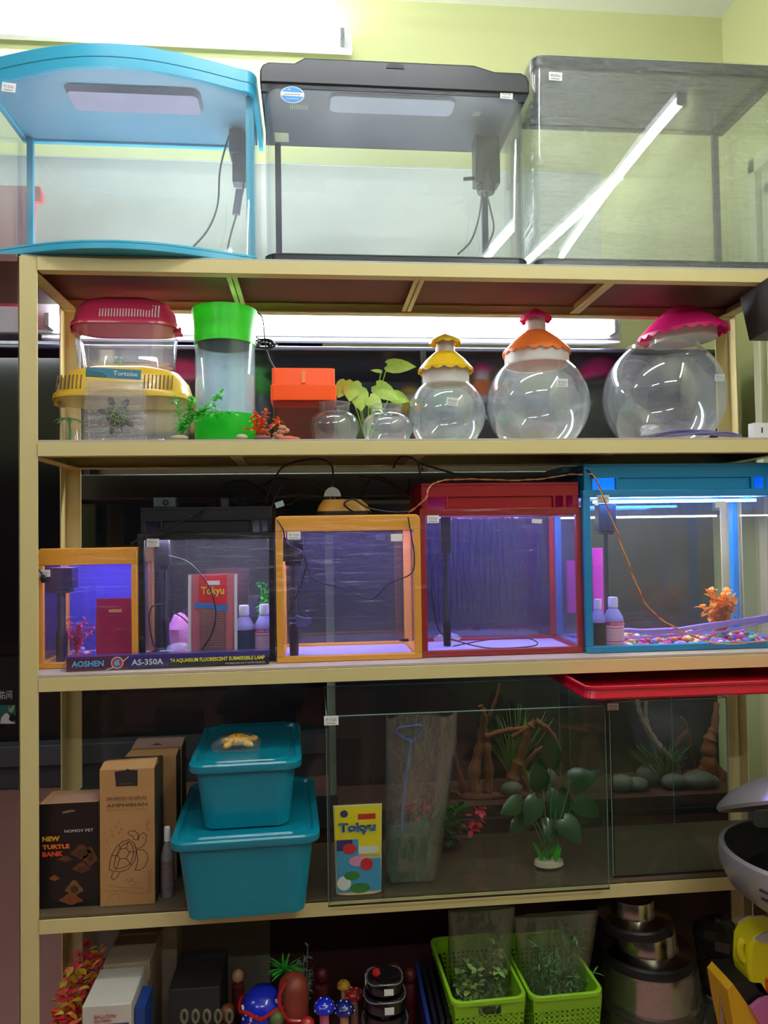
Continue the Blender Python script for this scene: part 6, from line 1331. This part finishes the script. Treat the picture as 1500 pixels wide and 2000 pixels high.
# green baskets
M_bask = solid('lime_basket', (150, 205, 40), .35, rgb2=(140, 196, 34), nscale=4, trans=.1)
def basket(label, x0, x1, y0, y1, z0, zt, slot, rot=0):
    t = thing('plastic_basket', label, 'basket', ((x0+x1)/2, (y0+y1)/2, z0), 'lime green baskets'); m = MB(); r = .02
    ins = .018
    rim0 = lambda i, z: rrect(x0+i, x1-i, y0+i, y1-i, r, 5, z)
    m.loft([rim0(-.004, zt-.008), rim0(-.004, zt), rim0(.0025, zt), rim0(.003, zt-.008), rim0(-.004, zt-.008)], False, False); part('rim', m, M_bask, t, .001)
    # walls as a grid with square holes
    m = MB(); N = 24
    H = zt-z0-.006
    def wall(a, b, nx, cols):
        a = Vector(a); b = Vector(b); L = (b-a).length; ux = (b-a).normalized(); n = Vector((ux.y, -ux.x, 0))
        def cell(u0, u1, v0, v1):
            def pt(u, v, off): 
                k = ins*(1-v/H); f = u/L; uu = k+(L-2*k)*f; return a+ux*uu-n*(k-off)+Vector((0, 0, z0+v))
            vs = [pt(u0, v0, 0), pt(u1, v0, 0), pt(u1, v1, 0), pt(u0, v1, 0), pt(u0, v0, -.002), pt(u1, v0, -.002), pt(u1, v1, -.002), pt(u0, v1, -.002)]
            m.add(vs, [(0, 1, 2, 3), (7, 6, 5, 4), (0, 4, 5, 1), (1, 5, 6, 2), (2, 6, 7, 3), (3, 7, 4, 0)])
        top = H-.024; rows = int(top/.0095); pitch = top/rows; cp = L/cols; hh = .0048
        for c_ in range(cols+1):
            u0 = max(c_*cp-(cp-hh)/2, 0); u1 = min(c_*cp+(cp-hh)/2, L); cell(u0, u1, 0, top)
        for r_ in range(rows+1):
            v0 = max(r_*pitch-(pitch-hh)/2, 0); v1 = min(r_*pitch+(pitch-hh)/2, top); cell(0, L, v0, v1)
        if slot and nx:
            cell(0, L*.30, top, H); cell(L*.70, L, top, H); cell(L*.3, L*.7, H-.007, H)
            for e in (.30, .66): cell(L*e, L*(e+.04), top, H)
        else: cell(0, L, top, H)
    wall((x0, y0, 0), (x1, y0, 0), 1, 13); wall((x1, y0, 0), (x1, y1, 0), 0, 16); wall((x1, y1, 0), (x0, y1, 0), 0, 13); wall((x0, y1, 0), (x0, y0, 0), 0, 16)
    m.box(x0+ins, x1-ins, y0+ins, y1-ins, z0, z0+.002); part('perforated_wall', m, M_bask, t); t.rotation_euler = (0, 0, rot); return t
zr = P(952, 1952, -.06).z
a = P(882, 1962, -.06); b = P(1024, 1950, -.06); basket('lime green basket holding a bag of leafy plants, left of the two', a.x, b.x, -.06, .17, B5, zr, True, .03)
c = P(1036, 1950, -.05); d = P(1174, 1940, -.05); basket('lime green basket holding a bag of plants, right of the two', c.x, d.x, -.05, .18, B5, P(1100, 1942, -.05).z, False, .03)
def plantbag(label, x0, x1, px0, px1, pyt, Yc, z0, seed, mat, n, leafL, leafW, lbl2, tall):
    rr = random.Random(seed); zt = P((px0+px1)/2, pyt, Yc).z; xa = P(px0, 1850, Yc).x; xb = P(px1, 1850, Yc).x
    m = MB(); st = MB()
    for i in range(n):
        bx = rr.uniform(x0+.03, x1-.03); ex = rr.uniform(xa+.015, xb-.015); e = Vector((ex, Yc+rr.uniform(-.06, .04), z0+(zt-z0)*rr.uniform(.45, tall)))
        sp = spline([(bx, Yc, z0+.006), ((bx+ex)/2, Yc, z0+.12), e], 7); st.tube(sp, .0012, 5)
        for p in sp[4:]:
            for k in range(4): m.leaf(p, (rr.uniform(-1, 1), rr.uniform(-1, .6), rr.uniform(-.3, 1)), leafL*rr.uniform(.6, 1.1), leafW, shape=1)
    t = thing('artificial_plant', lbl2, 'artificial plant', ((x0+x1)/2, Yc, z0)); part('leaves', m, mat, t); part('stems', st, solid('stem_green2'), t)
    m = MB(); rows = []
    for j in range(10):
        f = j/9; z = z0+.06+(zt-z0-.06)*f; ring = []; xl = (x0+.022)*(1-f)+xa*f; xr = (x1-.022)*(1-f)+xb*f
        for k in range(28):
            v = 2*PI*k/28; ring.append(((xl+xr)/2+(xr-xl)/2*math.copysign(abs(math.cos(v))**.6, math.cos(v))+rr.uniform(-.003, .003), Yc+(.075*(1-f)+.008+rr.uniform(-.003, .003))*math.sin(v), z))
        rows.append(ring)
    m.loft(rows, False, False); solo('plastic_bag', m, film('plant_bag_film', haze=.10, rscale=9, f0=.14, rough=.12, stretch=(1, 1, .6), strength=.7, hcol=(225, 215, 190)), label, 'plastic bag', ang=60)
plantbag('clear bag of leafy plants standing in the left lime basket', a.x, b.x, 876, 1008, 1775, .05, B5+.003, 5, solid('grey_green_leaf', (150, 180, 100), .4, rgb2=(100, 130, 60), nscale=40), 26, .017, .011, 'round-leaved artificial plants inside the left lime basket', .78)
plantbag('clear bag of feathery plants standing in the right lime basket', c.x, d.x, 1003, 1172, 1785, .06, B5+.003, 6, solid('feathery_green', (110, 160, 76), .45, rgb2=(70, 130, 80), nscale=40), 30, .02, .003, 'feathery artificial plants inside the right lime basket', .92)
# steel bowls
M_steel = solid('brushed_steel', (205, 200, 190), .18, metal=1, nscale=3); M_rub = solid('black_rubber_ring', (20, 18, 18), .5)
def sbowl(label, px, Y, pyt, pyb, rt, rb, ring_h, wrap=False):
    cx = P(px, 1850, Y).x; zt = P(px, pyt, Y).z; zb = P(px, pyb, Y).z if pyb else B5
    t = thing('steel_bowl', label, 'pet bowl', (cx, Y, zb), 'stacked steel pet bowls')
    m = MB(); m.lathe([(rb*1.0, zb), (rb*1.04, zb+ring_h*.3), (rb*1.02, zb+ring_h*.8), (rb*.96, zb+ring_h)], (cx, Y, 0), 48); part('rubber_ring', m, M_rub, t)
    m = MB(); m.lathe([(rb*.97, zb+ring_h*.9), (rb*.985, zb+ring_h*1.05), (rt*1.05, zb+ring_h*1.25), (rt, zt-.003), (rt*.97, zt), (rt*.9, zt), (.001, zt-.001)], (cx, Y, 0), 48); part('bowl', m, M_steel, t)
    if wrap:
        m = MB(); m.lathe([(rb*1.07, zb), (rb*1.08, zb+ring_h), (rt*1.06, zt-.002), (rt*.9, zt+.001)], (cx, Y, 0), 48, caps=(False, False)); part('wrap', m, film('bowl_wrap', haze=.1, rscale=20, f0=.12, stretch=(1, 1, 1), strength=.8, hcol=(200, 190, 170)), t)
    return cx, zt
Ys = .10
sbowl('steel bowl at the very bottom of the bowl stack, wrapped in film', 1268, Ys, 2012, None, .095, .11, .03, True)
sbowl('wrapped steel bowl second from the bottom of the stack', 1268, Ys, 1955, 2011, .094, .110, .018, True)
sbowl('largest clearly visible wrapped steel bowl in the middle of the stack', 1268, Ys, 1868, 1954, .092, .105, .016, True)
sbowl('steel bowl second from the top with a wide black ring', 1262, Ys, 1806, 1867, .064, .098, .022)
sbowl('small steel bowl on top of the bowl stack', 1238, Ys, 1750, 1805, .044, .078, .022)
# dark wrapped things at the right
for i, (px, py, Y, sx, sz, lb) in enumerate(((1400, 1830, .14, .06, .05, 'black film bundle uppermost in the right corner of the lowest shelf'), (1395, 1920, .1, .055, .05, 'dark crinkled bundle between the bowl stack and the yellow toy'), (1380, 1990, .06, .05, .05, 'dark wrapped bundle at the bottom right of the bowl stack'))):
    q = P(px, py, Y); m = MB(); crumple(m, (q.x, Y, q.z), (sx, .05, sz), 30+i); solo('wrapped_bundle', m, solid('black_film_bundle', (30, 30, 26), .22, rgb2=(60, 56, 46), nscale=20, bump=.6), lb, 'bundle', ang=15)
# yellow toy
Yt = -.14; q = P(1505, 1878, Yt)
t = thing('plastic_toy', 'bright yellow plastic toy with an ear-like curl at the lower right', 'toy', (q.x, Yt+.03, P(1500, 1945, Yt).z))
s = (P(1500, 1878, Yt)-P(1466, 1878, Yt)).length
m = MB(); o0 = [(1480, 1942), (1500, 1952), (1560, 1952), (1575, 1900), (1560, 1840), (1530, 1818), (1496, 1820), (1475, 1833), (1465, 1850), (1463, 1900), (1468, 1925)]
m.prism([(P(x, y, Yt).x, P(x, y, Yt).z) for x, y in o0], Yt, Yt+.06); part('head', m, solid('bright_yellow_plastic', (240, 226, 20), .35), t, .006)
m = MB(); m.tube(spline([P(1472, 1850, Yt+.02), P(1462, 1872, Yt+.02), P(1452, 1874, Yt+.02), P(1446, 1860, Yt+.02), P(1446, 1842, Yt+.02), P(1452, 1837, Yt+.02)]), [.010]*12+[.0075]*29, 10); part('ear', m, solid('bright_yellow_plastic'), t)
m = MB(); m.prism([(P(x, y, Yt).x, P(x, y, Yt).z) for x, y in ((1475, 1834), (1496, 1821), (1530, 1819), (1560, 1840), (1560, 1838), (1500, 1842), (1484, 1840))], Yt-.001, Yt+.061); m.k = 1
m.prism([(P(x, y, Yt).x, P(x, y, Yt).z) for x, y in ((1494, 1912), (1510, 1908), (1510, 1940), (1497, 1938))], Yt-.004, Yt); part('markings', m, [solid('silver_grey_patch', (190, 190, 196), .4), solid('orange_red_patch', (230, 80, 30), .4)], t)
m = MB(); m.prism([(P(x, y, Yt+.01).x, P(x, y, Yt+.01).z) for x, y in ((1424, 1914), (1480, 1912), (1504, 1948), (1505, 2060), (1500, 2060), (1464, 1968))], Yt+.0, Yt+.08); m.k = 1
m.prism([(P(x, y, Yt+.008).x, P(x, y, Yt+.008).z) for x, y in ((1414, 1926), (1424, 1913), (1492, 2010), (1500, 2060), (1440, 2060), (1422, 1975))], Yt-.004, Yt+.07); m.k = 2
m.prism([(P(x, y, Yt-.01).x, P(x, y, Yt-.01).z) for x, y in ((1465, 1968), (1484, 1952), (1500, 1947), (1540, 1945), (1540, 2060), (1505, 2040))], Yt-.012, Yt-.004)
solo('toy_box', m, [M_blackm, solid('amber_yellow_card', (236, 180, 30), .4), solid('orchid_pink', (210, 110, 170), .4)], 'black, amber and pink folded toy below the yellow head', 'toy', bevel=.001)
m = MB(); m.tube(spline([P(1410, 2010, Yt+.03), P(1408, 1975, Yt+.03), P(1410, 1940, Yt+.03), P(1415, 1934, Yt+.03), P(1416, 1960, Yt+.03), P(1412, 1985, Yt+.03), P(1418, 2010, Yt+.03)]), .0022); solo('metal_hook', m, M_steel, 'bent steel wire hook left of the amber toy', 'hook')
# silver pod with open lid
Yp_ = -.19; a = P(1426, 1660, Yp_); R_ = .165; cx = a.x+R_; zr = P(1440, 1668, Yp_).z; zb = P(1560, 1830, Yp_-.1).z
t = thing('silver_pod', 'silver plastic pod with black inside and raised stickered lid at the right edge', 'pet bowl', (cx, Yp_, zb))
M_silv = solid('silver_plastic', (186, 186, 190), .3, metal=.55, nscale=4)
H = zr-zb; m = MB()
m.lathe([(R_*.62, zb), (R_*.72, zb+.006), (R_*.9, zb+H*.3), (R_*.985, zb+H*.6), (R_, zb+H*.8), (R_*.985, zb+H*.95), (R_*.95, zr), (R_*.93, zr-.002), (R_*.94, zb+H*.75)], (cx, Yp_, 0), 72, caps=(True, False)); part('body', m, M_silv, t)
m = MB(); m.lathe([(R_*.93, zr-.004), (R_*.9, zr-.02), (R_*.7, zr-.05), (.001, zr-.055)], (cx, Yp_, 0), 60, caps=(False, True)); part('liner', m, M_blackm, t)
m = MB()
for f, a0, a1 in ((.66, 3.55, 3.95), (.5, 3.55, 3.95), (.42, 3.95, 4.4), (.30, 4.0, 4.5)):
    rad = R_*(.985 if f > .55 else (.955 if f > .45 else .93)); m.tube([(cx+rad*math.cos(v)*1.004, Yp_+rad*math.sin(v)*1.004, zb+H*f-.01*(v-a0)) for v in [a0+(a1-a0)*i/10 for i in range(11)]], .0026, 6)
part('vent_slots', m, M_blackm, t)
Ml = Matrix.Translation((cx, Yp_+R_*.95, zr+.012)) @ Matrix.Rotation(-.42, 4, 'X') @ Matrix.Translation((0, -R_*.98, 0))
m = MB(); m.lathe([(R_*.97, 0), (R_*.99, .006), (R_*.96, .014), (R_*.8, .035), (R_*.5, .052), (.001, .058)], (0, 0, 0), 60, caps=(False, True)); m.lathe([(R_*.97, 0), (R_*.93, .002), (R_*.78, .028), (.001, .05)], (0, 0, 0), 60, caps=(False, True)); m.xf(Ml); part('lid', m, M_silv, t)
m = MB(); m.box(cx-.03, cx+.03, Yp_+R_*.9, Yp_+R_*1.02, zr-.02, zr+.02); part('hinge', m, M_silv, t, .003)
m = MB(); m.loft([[Vector((x, y, 0)) for x, y in ((-.10, -.1), (-.05, -.11), (-.05, -.085), (-.09, -.07))], [Vector((x, y, .001)) for x, y in ((-.10, -.1), (-.05, -.11), (-.05, -.085), (-.09, -.07))]])
Ms = Ml @ Matrix.Translation((0, 0, .0355)) @ Matrix.Rotation(-.0, 4, 'X'); m.xf(Ms); part('sticker', m, solid('lavender_sticker', (176, 150, 200), .4, rgb2=(230, 220, 190), nscale=60), t)
